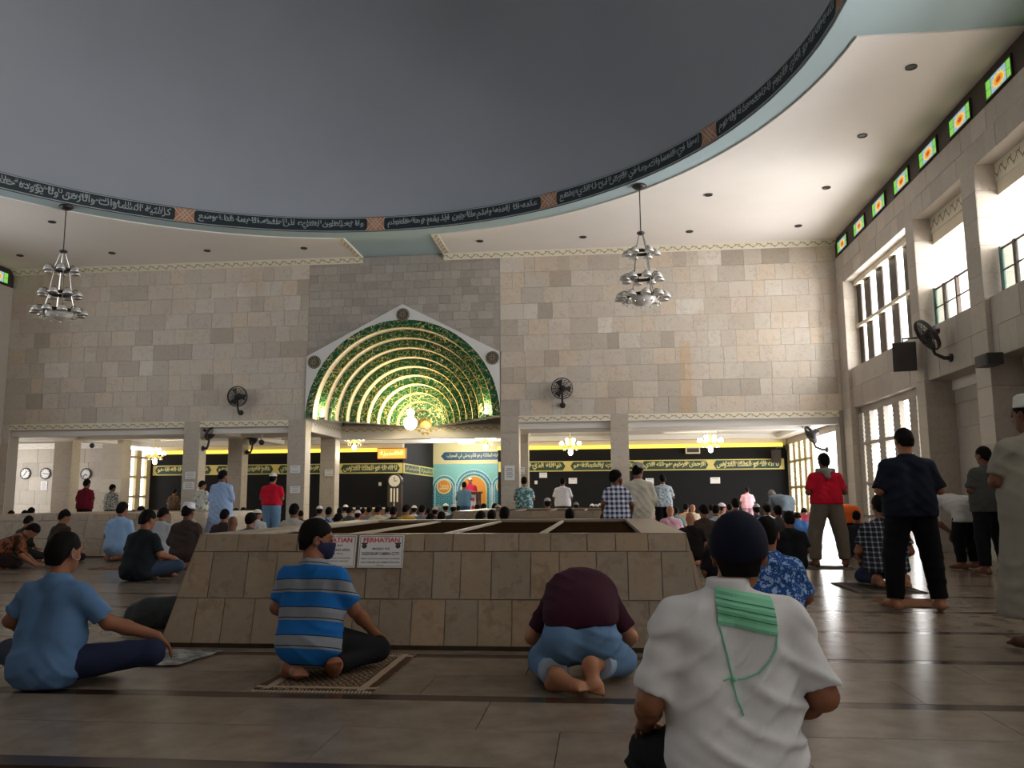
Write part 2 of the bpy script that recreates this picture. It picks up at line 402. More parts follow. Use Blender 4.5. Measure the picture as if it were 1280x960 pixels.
for k in range(12):
    w = 2*PI*k/12 + .01
    bb = MB(); r = DR-.045; hw = .24/DR
    def cq(u, v): return cyl(w-u/DR, ZC+DB/2+v, r)
    S = 8
    for j in range(S):
        u0, u1 = -.22+.44*j/S, -.22+.44*(j+1)/S
        bb.quad(cq(u0, -.17), cq(u1, -.17), cq(u1, .17), cq(u0, .17))
    med = bb.build('knot_medallion', M_orange, band)
    bb = MB()
    for s in (-1, 1):
        for o in (-.1, 0, .1):
            a = [(o-.14*s, -.15), (o+.14*s, .15)]
            (u0, v0), (u1, v1) = a; rr = r-.006
            bb.quad(*[cyl(w-uu/DR, ZC+DB/2+vv, rr) for uu, vv in ((u0-.016, v0), (u0+.016, v0), (u1+.016, v1), (u1-.016, v1))])
    bb.build('knot_line', M_knot, med)
    if k in (0, 1, 2, 3, 4, 5):
        wc = w+PI/12
        def mp(u, v, wc=wc): return cyl(wc-u/DR, ZC+DB/2+v, DR-.05)
        L = DR*PI/6-.62
        write('calligraphy', arabic(VERSES[k]), mp, L, .235, M_silver, band, .012, 1)
        write('calligraphy_upper', arabic(VERSES[(k+2) % 6]), lambda u, v: mp(u, v+.045), L*.93, .15, M_silver, band, .008, 1)
# ---- front wall (with the arch and openings), its tiles
COLX = [(-11.48, -11.03), (-8.49, -8.0), (-2.63, -2.15), (.28, .74)]
AX0, AX1, AZ0, AZS, AZT = -8.0, -2.63, 3.24, 4.96, 6.36
b = MB(); yb0, yb1 = D+.02, D+.42
b.box(HX0, AX0, yb0, yb1, LZ, ZC); b.box(HX0, -16.7, yb0, yb1, 0, LZ)
wall_fl = struct(b.build('wall_front_left', M_grout))
b = MB(); b.box(AX1, XR+.5, yb0, yb1, LZ, ZC); b.box(6.1, XR+.5, yb0, yb1, 0, LZ)
wall_fr = struct(b.build('wall_front_right', M_grout))
tile_rows(wall_fl, M_wall, 'y', D+.02, XL, AX0, LZ, 7.59, .42, .54, -1, jit=.45)
tile_rows(wall_fr, M_wall, 'y', D+.02, AX1, XR, LZ, 7.59, .42, .52, -1, jit=.45)
tile_rows(wall_fl, M_wall, 'y', D+.02, XL, -16.7, 0, LZ, .5, .3, -1)
b = MB(); b.prism([(AX0, ZC), (AX0, AZS), (CX+.015, AZT), (CX+.015, ZC)], 'y', yb0, yb1); b.prism([(AX1, ZC), (AX1, AZS), (CX+.015, AZT), (CX+.015, ZC)], 'y', yb0, yb1)
wall_mihrab = struct(b.build('wall_arch', M_grout))
def roofz(x): return AZS+(AZT-AZS)*(1-abs(x-CX)/2.68)
def sk(a0, a1, z0, z1):
    lo = min(roofz(a0), roofz(a1))
    if z1 < lo+.02: return []
    return [(a0, a1, max(z0, lo-.0), z1)]
tile_rows(wall_mihrab, M_wall_dark, 'y', D+.02, AX0, AX1, AZS, 7.73, .235, .34, -1, sk, .005)
# cornice where the front wall meets the ceiling panels, edge trims along the panels
for n_, (xa, xb) in enumerate(((XL, CX-GX), (CX+GX, XR))):
    struct(strip_quad('trim_%d' % (n_+1), (xa, D, 7.58), (xb, D, 7.58), (0, -.15, .15), M_vine, None, (0, -.012, -.012)))
for n_, xx in enumerate((CX-GX-.2, CX+GX)):
    struct(strip_quad('trim_%d' % (n_+3), (xx, 20.3, ZC-.03), (xx, D-.1, ZC-.03), (.2, 0, 0), M_vine, None, (0, 0, -.012)))
# ---- columns of the front arcade
COLLAB = ['marble column with two notices, left of the man in white batik shirt', 'marble column at the left foot of the green arch',
          'marble column at the right foot of the green arch', 'marble column behind the man in the long cream robe']
def column(x0, x1, y0, y1, z1, label, faces=('f', 'r'), m=M_colm, cap=False):
    o = MB().box(x0+.012, x1-.012, y0+.012, y1, 0, z1).build('column', M_grout); tag(o, label, 'column', 'marble columns')
    nr = 7
    for r in range(nr):
        z = z1*(r+.5)/nr; h = z1/nr-.006
        tile(o, m, ((x0+x1)/2, y0+.006, z), (x1-x0, .02, h))
        if 'r' in faces: tile(o, m, (x1-.006, (y0+y1)/2+.01, z), (.02, y1-y0-.02, h))
        if 'l' in faces: tile(o, m, (x0+.006, (y0+y1)/2+.01, z), (.02, y1-y0-.02, h))
    if cap:
        q = MB()
        for k, (e, za, zb) in enumerate(((.03, -.2, -.12), (.07, -.12, -.05), (.11, -.05, 0))): q.box(x0-e, x1+e, y0-e, y1+e, z1+za, z1+zb)
        q.build('capital', M_cream, o)
    return o
for (x0, x1), l in zip(COLX, COLLAB): column(x0, x1, D-.01, D+.42, LZ, l, ('r',) if x1 < -3 else ('l', 'r'))
SEC = [(-17.3, -16.7, 'marble column partly covering a wall clock at far left'), (-11.52, -11.07, 'marble column behind the man in the light blue kurta'), (-8.56, -8.1, 'marble column with one notice behind the left foot of the arch'),
       (-2.62, -2.16, 'marble column showing beside the man in teal batik shirt')]
for x0, x1, l in SEC: column(x0, x1, 25.0, 25.45, HZ, l, ('r',), cap=True)
column(-17.05, -16.32, 27.2, 27.7, HZ, 'brownish marble column between clock wall and bright lattice', ('r',), m=M_side)
# lintel trims and white fascias in the openings
ops = [(-16.7, -11.48), (-11.03, -8.49), (-2.15, .28), (.74, 6.1)]
for k, (xa, xb) in enumerate(ops):
    struct(strip_quad('trim_%d' % (k+5), (xa, D+.01, 3.05), (xb, D+.01, 3.05), (0, 0, .17), M_vine, None, (0, -.02, 0)))
    struct(MB().box(xa, xb, D+.12, D+.42, 2.88, 3.06).build('trim_%d' % (k+9), M_white))
    struct(MB().box(xa, xb, D+.02, D+.42, 3.06, LZ+.02).build('trim_%d' % (k+13), M_white))
# ---- green stepped vault
vault = tag(empty('arch_vault', (CX, D, AZ0), 0), 'stepped green mosaic arch with cream edges over the prayer niche', 'arch')
R0, NS, ST, SD = 2.685, 11, .222, .285
M_soff = mat('cream_arch_edge', (.82, .70, .55), .5)
def half_ring(ro, ri, y0, y1, seg=40):
    q = MB()
    for k in range(seg):
        a, c = PI*k/seg, PI*(k+1)/seg
        P = lambda r, w, y: (r*math.cos(w), y, r*math.sin(w))
        q.quad(P(ri, a, y0), P(ri, c, y0), P(ro, c, y0), P(ro, a, y0), 0)
        q.quad(P(ri, a, y0), P(ri, a, y1), P(ri, c, y1), P(ri, c, y0), 1)
        q.quad(P(ro, a, y0), P(ro, c, y0), P(ro, c, y1), P(ro, a, y1), 2)
        q.quad(P(ri, a, y1), P(ro, a, y1), P(ro, c, y1), P(ri, c, y1), 2)
    for s in (-1, 1): q.quad((s*ri, y0, 0), (s*ro, y0, 0), (s*ro, y1, 0), (s*ri, y1, 0), 2)
    return q
for k in range(NS):
    ro, ri = R0-ST*k, R0-ST*(k+1)
    if k == 0: ro = R0+.02
    half_ring(ro if k == 0 else ro+.15, ri, SD*k-(.03 if k == 0 else 0), SD*(k+1)).build('arch_ring', [M_mosaic, M_soff, M_white], vault)
    y_ = SD*k-(.03 if k == 0 else 0)-.004; MB().tube([((ri+.012)*math.cos(PI*j/36), y_, (ri+.012)*math.sin(PI*j/36)) for j in range(37)], .007, 5).build('ring_edge', M_gold, vault.children[-1])
q = MB(); q.lathe([(.0, SD*NS-.06), (.16, SD*NS-.05), (.34, SD*NS), (.34, SD*NS+.1), (0, SD*NS+.1)], (0, 0, .02), 20, axis='y')
for k in range(10):
    w = 2*PI*k/10; q.ball((.22*math.cos(w), SD*NS-.03, .02+.22*math.sin(w)), .06, 8)
q.build('rosette', M_gold, vault)
# white gable plate with three medallions
pts = [(AX0, AZ0), (AX0, AZS), (CX+.015, AZT), (AX1, AZS), (AX1, AZ0)]
arc = [(CX+R0*math.cos(PI*k/48), AZ0+R0*math.sin(PI*k/48)) for k in range(49)]
q = MB()
gable = lambda x: AZS+(AZT-AZS)*(1-abs(x-CX)/2.69)
for k in range(48):
    (xa, za), (xb, zb) = arc[k], arc[k+1]
    ta, tb = gable(xa), gable(xb)
    for y, fl in ((D-.05, 1), (D-.01, 0)):
        p = [(xb, y, zb), (xa, y, za), (xa, y, ta), (xb, y, tb)]; q.quad(*(p if fl else p[::-1]))
    q.quad((xa, D-.05, za), (xb, D-.05, zb), (xb, D+.1, zb), (xa, D+.1, za)); q.quad((xb, D-.05, tb), (xa, D-.05, ta), (xa, D+.02, ta), (xb, D+.02, tb))
gab = tag(q.build('gable_plate', mat('gable_white', (.72, .715, .70), .6)), 'white gable-shaped plate framing the green arch', 'wall plate')
M_med = mat('medallion_brown', (.075, .06, .045), .5, .2); M_medl = mat('medallion_line', (.35, .30, .21), .5, .3)
for (mx, mz) in ((CX+.015, AZT-.30), (AX0+.21, AZS-.16), (AX1-.21, AZS-.16)):
    q = MB(); q.lathe([(0, 0), (.175, 0), (.185, .02), (.185, .04)], (0, 0, 0), 24, axis='y'); md = q.build('medallion', M_med, gab, loc=(mx, D-.075, mz))
    q = MB(); q.lathe([(.155, -.006), (.172, -.006), (.172, .004), (.155, .004)], (0, 0, 0), 24, axis='y')
    for j in range(12):
        w = 2*PI*j/12; q.tube([(.03*math.cos(w), -.005, .03*math.sin(w)), (.14*math.cos(w+.2), -.005, .14*math.sin(w+.2))], .008, 5)
    q.build('medallion_lines', M_medl, md)
# ---- lower front hall: ceiling, beams
b = MB(); b.box(HX0, -8.1, D+.42, QY+.2, HZ, HZ+.2); b.box(-2.5, XR+.5, D+.42, QY+.2, HZ, HZ+.2); b.box(-8.1, -2.5, 25.6, QY+.2, HZ, HZ+.2); b.box(-7.3, -3.4, QY+.1, 35.4, HZ+.25, HZ+.45)
hall_ceiling = struct(b.build('ceiling_front_hall', M_white))
b = MB()
for y in (24.95, 28.55): b.box(HX0, -8.1 if y < 26 else XR, y, y+.4, HZ-.16, HZ)
b.box(-2.16, XR, 24.95, 25.35, HZ-.16, HZ)
for x in (-16.9, -11.5, .4, 5.85): b.box(x, x+.4, D+.42, 28.6, HZ-.155, HZ)
for x in (-14.2, -9.9, 2.9):
    for y in (23.0, 25.9):
        for (dx, dy, wx, wy) in ((-.9, -.0, .09, 1.5), (.9, -.0, .09, 1.5)): b.box(x+dx-wx/2, x+dx+wx/2, y, y+wy, HZ-.06, HZ)
        for dy in (0, 1.5): b.box(x-.9, x+.9, y+dy-.045, y+dy+.045, HZ-.06, HZ)
struct(b.build('trim_17', M_white), 'white coffer beams under the front hall ceiling')
# beams round the arch bay, far beam with vine trim
b = MB(); b.box(-8.1, -7.98, D+.42, 25.2, 2.92, 3.26); b.box(-2.65, -2.5, D+.42, 25.2, 2.92, 3.26); b.box(-8.1, -2.5, 25.2, 25.5, 2.88, 3.3)
struct(b.build('trim_18', M_white), 'white beams carrying the green arch vault')
struct(strip_quad('trim_19', (-8.0, 25.19, 3.08), (-2.6, 25.19, 3.08), (0, 0, .17), M_vine, None, (0, -.012, 0)))
struct(strip_quad('trim_20', (-7.97, D+.45, 3.08), (-7.97, 25.15, 3.08), (0, 0, .17), M_vine, None, (.012, 0, 0)))
b = MB(); b.prism([(AX0, AZ0), (AX1, AZ0), (AX1, AZT), (AX0, AZT)], 'y', 25.5, 25.6); b.box(AX0, AX1, D+.02, 25.5, AZT, AZT+.1); b.box(AX0-.1, AX0, D+.42, 25.5, AZ0, AZT); b.box(AX1, AX1+.1, D+.42, 25.5, AZ0, AZT)
struct(b.build('wall_vault_shell', M_white), 'white shell wall around the stepped arch')
# ---- prayer wall, black, with calligraphy band
b = MB(); b.box(-16.6, -7.05, QY, QY+.2, 0, 2.78); b.box(-3.62, XR+.1, QY, QY+.2, 0, 2.78)
b.box(-7.25, -7.05, QY+.2, 35.2, 0, 3.45); b.box(-3.62, -3.42, QY+.2, 35.2, 0, 3.45)
wall_q = struct(b.build('wall_qibla', M_black))
b = MB(); b.box(-16.6, -7.05, QY-.04, QY+.2, 2.78, HZ); b.box(-3.62, XR+.1, QY-.04, QY+.2, 2.78, HZ); b.box(-7.25, -3.42, QY+.1, QY+.2, HZ-.02, HZ+.4)
struct(b.build('trim_21', M_cream), 'cream frieze above the black prayer wall')
for k, (xa, xb) in enumerate(((-16.5, -7.05), (-3.62, XR-.05))):
    o = MB().box(xa, xb, QY-.09, QY-.041, 2.74, 2.86).build('cove_light', M_cove)
    tag(o, ['glowing yellow cove light above the black wall, left of the niche', 'glowing yellow cove light above the black wall, right of the niche'][k], 'light strip', 'yellow cove lights')
M_bandy = mat('band_yellow', (.72, .62, .20), .5); M_bandg = mat('band_green', (.025, .065, .035), .5); M_bandl = mat('band_letter', (.82, .74, .36), .45, .1)
HASHR = ['هو الله الذي لا اله الا هو', 'عالم الغيب والشهادة هو', 'الرحمن الرحيم هو الله الذي', 'لا اله الا هو الملك القدوس', 'السلام المؤمن المهيمن العزيز', 'الجبار المتكبر سبحان الله', 'عما يشركون هو الله الخالق', 'البارئ المصور له الاسماء']
BZ0, BZ1 = 1.97, 2.33
def band_run(xa, xb, lab):
    o = MB().box(xa, xb, QY-.03, QY, BZ0, BZ1).build('calligraphy_band', M_bandy); tag(o, lab, 'band')
    n = max(1, round((xb-xa)/2.35)); w = (xb-xa)/n
    for k in range(n):
        x0, x1 = xa+w*k+.09, xa+w*(k+1)-.09; q = MB(); zc = (BZ0+BZ1)/2
        q.prism([(x0, zc), (x0+.09, BZ1-.035), (x1-.09, BZ1-.035), (x1, zc), (x1-.09, BZ0+.035), (x0+.09, BZ0+.035)], 'y', QY-.04, QY-.03)
        c = q.build('cartouche', M_bandg, o)
        mp = lambda u, v, xc=(x0+x1)/2: (xc+u, QY-.046, zc+v)
        write('calligraphy', arabic(HASHR[k % 8]), mp, w-.38, .25, M_bandl, c, .016, 1)
        write('calligraphy_upper', arabic(HASHR[(k+3) % 8]), lambda u, v: mp(u*.95+.03, v+.05), w-.5, .12, M_bandl, c, .01, 1)
    return o
band_run(-16.45, -7.06, 'gold calligraphy band across the black wall left of the niche')
band_run(-3.6, XR-.02, 'gold calligraphy band across the black wall right of the niche')
o = MB().box(-7.05, -7.02, QY+.02, 34.9, BZ0, BZ1).build('calligraphy_band', M_bandy); tag(o, 'gold calligraphy band turning into the niche on its left side', 'band')
for k in range(2):
    y0, y1 = QY+.2+2.6*k, QY+.2+2.6*(k+1)-.2
    c = MB().box(-7.02, -7.01, y0, y1, BZ0+.05, BZ1-.05).build('cartouche', M_bandg, o)
    write('calligraphy', arabic(HASHR[k+4]), lambda u, v: (-7.004, (y0+y1)/2+u, (BZ0+BZ1)/2+v), y1-y0-.2, .2, M_bandl, c, .014, 1)
# ---- clock wall at the far left
b = MB(); b.box(HX0, -16.7, 27.4, 27.6, 0, HZ); b.box(HX0-.2, HX0, D, 27.6, 0, HZ+.2)
wcl = struct(b.build('wall_clocks', M_grout))
tile_rows(wcl, M_side, 'y', 27.4, HX0, -16.75, 0, 2.86, .48, .6, -1)
struct(strip_quad('trim_22', (HX0, 27.38, 2.86), (-16.9, 27.38, 2.86), (0, 0, .2), M_dent, None, (0, -.03, 0)))
# ---- lattice windows (left far corner, right wall): posts of slatted blocks with bright gaps
M_lat = mat('lattice_block', (.55, .47, .30), .7, var=.1); M_lat2 = mat('lattice_block_grey', (.40, .36, .31), .7, var=.1)
def lattice(name, label, x, ys, w, z0, z1, m, rails, inward):
    """posts at depths ys along the wall plane x; each post a stack of slats"""
    o = empty(name, (x, (ys[0]+ys[-1])/2, z0), 0); tag(o, label, 'window'); o['kind'] = 'structure'
    ox, oy, oz = o.location
    q = MB(); q.box(-.05, .05, -w/2, w/2, 0, z1-z0)
    n = int((z1-z0)/.105)
    for k in range(n):
        z = (k+.2)*(z1-z0)/n; q.box(-.06, .06, -w/2-.004, w/2+.004, z, z+.05)
    me = q.mesh('lattice_post', m)
    for y in ys:
        p = bpy.data.objects.new('lattice_post', me); COL.objects.link(p); p.parent = o; p.location = (0, y-oy, 0)
    for z in rails:
        MB().box(-.06, .06, min(ys)-oy-w/2, max(ys)-oy+w/2, z-oz-.04, z-oz+.04).build('rail', m, o)
    return o
lattice('window_1', 'bright gold lattice window at the far left corner', -16.62, [28.02, 28.72, 29.4], .32, .0, 2.86, M_lat, (.6, 1.2, 1.9, 2.6), 1)
lattice('window_2', 'bright lattice window at the far right end of front hall', 6.4, [26.2, 26.95, 27.7, 28.45, 29.25], .34, .0, 2.8, M_lat, (.5, 1.35, 2.2), -1)
lattice('window_3', 'tall bright ground-floor window with slatted posts in right wall', 6.42, [17.75, 18.75, 19.75, 20.75, 21.3], .42, .0, 3.05, M_lat2, (.55, 1.35, 2.3), -1)
# ---- wall on the right: columns, beams, parapets
b = MB()
b.box(XR, XR+.45, YB, D, 6.43, 7.2); b.box(XR+.2, XR+.45, YB, D, 7.2, ZC+.1)
b.box(XR+.05, XR+.45, YB, D, LZ, 4.2)
b.box(XR+.1, XR+.35, D+.42, 22.9, 0, HZ); b.box(XR+.1, XR+.35, D+.42, QY+.2, 2.8, HZ+.2); b.box(XR+.1, XR+.35, QY-.1, QY+.2, 0, HZ)
b.box(XR+.5, XR+.7, YB, 16.7, 0, LZ)
b.box(XR+.2, XR+.5, 17.0, D, 3.05, LZ)
wall_right = struct(b.build('wall_right', M_side))
tile_rows(wall_right, M_side, 'x', XR, 6, D, 6.43, 7.2, .385, .5, -1)
tile_rows(wall_right, M_side, 'x', XR+.05, 6, D, LZ, 4.2, .49, .5, -1)
tile_rows(wall_right, M_side, 'x', XR+.5, 8.0, 16.7, 0, LZ, .46, .42, -1)
RC = [(21.45, D, 'marble corner pier at the right end of the front wall'), (16.62, 17.05, 'tall marble pier carrying the black loudspeaker'), (13.9, 14.42, 'tall marble pier nearest the right edge behind grey-shirted man')]
for y0, y1, l in RC + [(11.2, 11.65, 'tall marble pier outside the right edge of view')]:
    o = MB().box(XR-.03, XR+.52, y0+.012, y1, 0, 6.45).build('pier', M_grout); tag(o, l, 'column', 'tall marble piers of the right wall')
    for r in range(14):
        z = 6.45*(r+.5)/14
        tile(o, M_side, (XR-.036, (y0+y1)/2, z), (.02, y1-y0, 6.45/14-.006)); tile(o, M_colm, (XR+.24, y0+.006, z), (.55, .02, 6.45/14-.006))
# upper louvre window next to the corner
w4 = empty('window_4', (XR+.3, 19.2, 4.2)); w4['kind'] = 'structure'; w4['label'] = 'upper window with dark brown upright louvres in right wall'
q = MB().box(-.015, .015, -.22, .22, 0, 2.24); me = q.mesh('louvre', M_dark)
for k, y in enumerate((17.95, 18.85, 19.75, 20.65, 21.35)):
    p = bpy.data.objects.new('louvre', me); COL.objects.link(p); p.parent = w4; p.location = (0, y-19.2, 0)
MB().box(-.09, .0, -2.2, 2.25, 1.02, 1.1).build('rail', M_cream, w4); MB().box(-.1, .1, -2.2, 2.25, 2.1, 2.24).build('window_head', M_cream, w4)
# gallery behind the parapets
b = MB(); b.box(XR+.45, 9.4, YB, 16.7, LZ-.2, LZ+.05); b.box(XR+.45, 9.4, YB, 16.9, 6.3, 6.5); b.box(XR+.45, 9.4, 16.7, 16.95, LZ-.2, 6.4)
for y in (15.2, 12.2, 9.2, 6.2): b.box(9.1, 9.4, y-.15, y+.15, LZ, 6.4)
struct(b.build('floor_gallery', M_white), 'upper gallery floor and ceiling behind the right wall')
for k, (ya, yb) in enumerate(((14.42, 16.62), (11.65, 13.9))):
    struct(strip_quad('trim_%d' % (23+k), (XR+.3, ya, 6.12), (XR+.3, yb, 6.12), (0, 0, .32), M_vine, None, (-.015, 0, 0)))
    struct(MB().box(XR+.3, XR+.45, ya, yb, 5.9, 6.13).build('trim_%d' % (25+k), M_cream))
struct(strip_quad('trim_27', (9.35, 8, 5.95), (9.35, 16.9, 5.95), (0, 0, .3), M_dent, None, (-.02, 0, 0)))
M_rail = mat('brown_railing', (.10, .075, .06), .5, .3); M_teal = mat('teal_frame', (.12, .22, .19), .5)
def railing(y0, y1, label):
    o = empty('railing', (XR+.25, (y0+y1)/2, 4.2)); tag(o, label, 'railing', 'gallery railings')
    h = (y1-y0)/2
    MB().tube([(0, -h, .78), (0, h, .78)], .022, 6).build('handrail', M_rail, o); MB().tube([(0, -h, .42), (0, h, .42)], .015, 6).build('rail', M_rail, o)
    for k in range(3):
        y = -h+.55+(2*h-.7)*k/2.6; MB().box(-.03, .03, y-.035, y+.035, 0, .8).build('post', M_rail, o)
    MB().box(-.03, .03, h-.07, h-.01, 0, .82).build('post', M_teal, o)
    MB().box(-.006, .006, h-.62, h-.07, .03, .76).build('glass_pane', M_glass, o)
    return o
railing(14.45, 16.6, 'brown gallery railing with glass pane above the wall fan'); railing(11.68, 13.88, 'gallery railing with teal frame at the right edge of view')
o = MB().tube([(9.2, 8, 4.55), (9.2, 16.6, 4.55)], .03, 6).build('outer_rail', M_rail); tag(o, 'thin brown rail crossing the bright outer gallery opening', 'railing')
# stained glass clerestory
def sun_glass():
    m, nt, bs = nodes('stained_glass'); uv = N(nt, 'ShaderNodeUVMap'); sp = N(nt, 'ShaderNodeSeparateXYZ'); nt.links.new(uv.outputs[0], sp.inputs[0])
    u = mth(nt, 'SUBTRACT', sp.outputs[0], .5); v = mth(nt, 'SUBTRACT', sp.outputs[1], .5)
    uu = mth(nt, 'MULTIPLY', u, 1.55)
    r = mth(nt, 'SQRT', mth(nt, 'ADD', mth(nt, 'MULTIPLY', uu, uu), mth(nt, 'MULTIPLY', v, v)))
    a = mth(nt, 'ARCTAN2', v, uu); spike = mth(nt, 'MULTIPLY_ADD', mth(nt, 'ABSOLUTE', mth(nt, 'SINE', mth(nt, 'MULTIPLY', a, 6.0))), -.13, .44)
    au = mth(nt, 'ABSOLUTE', u)
    c = mixc(nt, mth(nt, 'GREATER_THAN', au, .3), (.32, .50, .60), (.22, .62, .10))
    c = mixc(nt, mth(nt, 'LESS_THAN', r, spike), c, (.95, .62, .10)); c = mixc(nt, mth(nt, 'LESS_THAN', r, .26), c, (.90, .30, .03)); c = mixc(nt, mth(nt, 'LESS_THAN', r, .14), c, (.45, .10, .02))
    g1 = mth(nt, 'LESS_THAN', mth(nt, 'ABSOLUTE', v), .012); g2 = mth(nt, 'LESS_THAN', mth(nt, 'ABSOLUTE', mth(nt, 'SUBTRACT', au, .3)), .008)
    c = mixc(nt, mth(nt, 'MULTIPLY', mth(nt, 'MAXIMUM', g1, g2), mth(nt, 'GREATER_THAN', r, spike)), c, (.03, .05, .02))
    nt.links.new(c, bs.inputs['Base Color']); nt.links.new(c, bs.inputs['Emission Color']); bs.inputs['Emission Strength'].default_value = .5; bs.inputs['Roughness'].default_value = .2
    return m
M_sun = sun_glass()
for s, xw, lab in ((-1, XR, 'dark clerestory frame with stained glass along the right wall'), (1, XL, 'dark clerestory frame with stained glass along the left wall')):
    fr = empty('clerestory_frame', (xw, 12, 7.2)); tag(fr, lab, 'window'); fr['kind'] = 'structure'
    MB().box(0, -s*.2, YB-12, D-12-.02, 0, ZC-.03-7.2).build('frame', M_dark, fr)
    y = 21.42; k = 0
    while y > -2:
        q = MB(); x = s*.012; a, c = y-12-.42, y-12+.42; z0, z1 = .07, .365
        pq = [(x, a, z0), (x, c, z0), (x, c, z1), (x, a, z1)]; q.quad(*pq, uv=[(0, 0), (1, 0), (1, 1), (0, 1)])
        pq = [(0, a, z0), (0, c, z0), (0, c, z1), (0, a, z1)]; q.quad(*pq[::-1])
        g = q.build('stained_glass_pane', M_sun, fr)
        q = MB()
        for (a0, a1, b0, b1) in ((a-.03, c+.03, z0-.03, z0), (a-.03, c+.03, z1, z1+.03), (a-.03, a, z0, z1), (c, c+.03, z0, z1)): q.box(0, s*.03, a0, a1, b0, b1)
        q.build('pane_frame', M_dark, g)
        y -= 1.42; k += 1
# ---- wall on the left and wall behind the camera
b = MB(); b.box(XL-.45, XL, YB, D, 0, 4.2); b.box(XL-.45, XL, YB, D, 6.43, 7.2); b.box(XL-.45, XL-.2, YB, D, 7.2, ZC+.1); b.box(XL-.45, XL, 18.2, D, 4.2, 6.43); b.box(XL-.45, XL, YB, 5.8, 4.2, 6.43)
for y in (8.9, 12, 15.1): b.box(XL-.45, XL, y-.25, y+.25, 4.2, 6.43)
struct(b.build('wall_left', M_side))
struct(MB().box(XL-.45, 9.4, YB-.4, YB, 0, ZC+.1).build('wall_rear', M_side))
b = MB(); b.box(XL-.3, XL+.02, YB, YB+.02, 0, .1); struct(b.build('baseboard_rear', M_stripe))
# ---- marble light wells
M_cover = mat('brown_cover', (.030, .016, .008), 1.0, spec=.0, var=.25, vs=3)
M_coverbar = mat('cover_bar', (.46, .38, .29), .4, .3)
def well(x0, x1, y0, y1, h, label, detail=True):
    o = empty('light_well', ((x0+x1)/2, (y0+y1)/2, 0)); tag(o, label, 'light well', 'marble light wells')
    ox, oy = o.location[0], o.location[1]; s = .19
    B = [(x0, y0), (x1, y0), (x1, y1), (x0, y1)]; T = [(x0+s, y0+s), (x1-s, y0+s), (x1-s, y1-s), (x0+s, y1-s)]
    B = [(a-ox, c-oy) for a, c in B]; T = [(a-ox, c-oy) for a, c in T]
    q = MB(); e = .02
    for i in range(4):
        j = (i+1) % 4; q.quad((*B[i], 0), (*B[j], 0), (*T[j], h-.03), (*T[i], h-.03))
    q.build('core', M_grout, o)
    rows = [(0.02, .42), (.42, .835), (.835, 1.0)]
    for i in range(4):
        if i == 2: continue
        j = (i+1) % 4; L = math.dist(B[i], B[j]); n = max(2, round(L/(.235 if i == 0 and detail else .5)))
        nv = Vector((B[j][1]-B[i][1], -(B[j][0]-B[i][0]), s*L/h)).normalized()
        for (t0, t1) in rows:
            sh = random.uniform(0, .5)/n if t0 > .4 else 0
            cuts = [0]+[min(1, max(0, (k+random.uniform(-.12, .12))/n+sh)) for k in range(1, n)]+[1]
            for c0, c1 in zip(cuts[:-1], cuts[1:]):
                if c1-c0 < .2/n: continue
                def P(c, t):      # upright joints, cut by the sloping corners
                    e = s*t/L; a = Vector((*B[i], 0)).lerp(Vector((*T[i], h)), t); d = Vector((*B[j], 0)).lerp(Vector((*T[j], h)), t)
                    return a.lerp(d, (min(max(c, e), 1-e)-e)/(1-2*e))
                g = .0035/L; gv = .004
                f = [P(c0+g, t0+gv), P(c1-g, t0+gv), P(c1-g, t1-gv), P(c0+g, t1-gv)]; out = nv*.012*random.uniform(.7, 1.2)
                q = MB(); F = [p+out for p in f]; q.quad(*F)
                for a in range(4): q.quad(f[a], f[(a+1) % 4], F[(a+1) % 4], F[a])
                q.build('tile', M_box, o)
    # rim, covers, bars
    rx0, rx1, ry0, ry1 = T[0][0], T[1][0], T[0][1], T[2][1]
    q = MB(); fw, rw = .05, .3
    q.box(rx0-.012, rx1+.012, ry0-.012, ry0+fw, h-.03, h); q.box(rx0-.012, rx1+.012, ry1-.2, ry1+.012, h-.03, h); q.box(rx0-.012, rx0+rw, ry0+fw, ry1-.2, h-.03, h); q.box(rx1-rw, rx1+.012, ry0+fw, ry1-.2, h-.03, h)
    q.build('rim', M_box, o)
    n = 4; w = (rx1-rx0-2*rw)/n
    for k in range(n):
        a = rx0+rw+w*k
        MB().box(a+.015, a+w-.015, ry0+fw, ry1-.2, h-.07, h-.035).build('cover_panel', M_cover, o)
        if k: MB().box(a-.014, a+.014, ry0+fw, ry1-.2, h-.07, h-.012).build('cover_bar', M_coverbar, o)
    q = MB()
    q.box(rx0-s-.012, rx1+s+.012, ry0-s-.02, ry0-s, 0, .03); q.box(rx1+s, rx1+s+.014, ry0-s, ry1, 0, .03); q.box(rx0-s-.014, rx0-s, ry0-s, ry1, 0, .03)
    q.build('skirting', M_stripe, o)
    return o
wellA = well(-3.19, .77, 5.93, 10.5, .79, 'large sloped marble light well with two notices in the foreground')
well(-2.85, .85, 15.0, 19.2, .82, 'marble light well behind the foreground one, near the niche', False)
well(-11.7, -7.9, 15.0, 19.2, .81, 'long marble light well at the left behind the seated men', False)
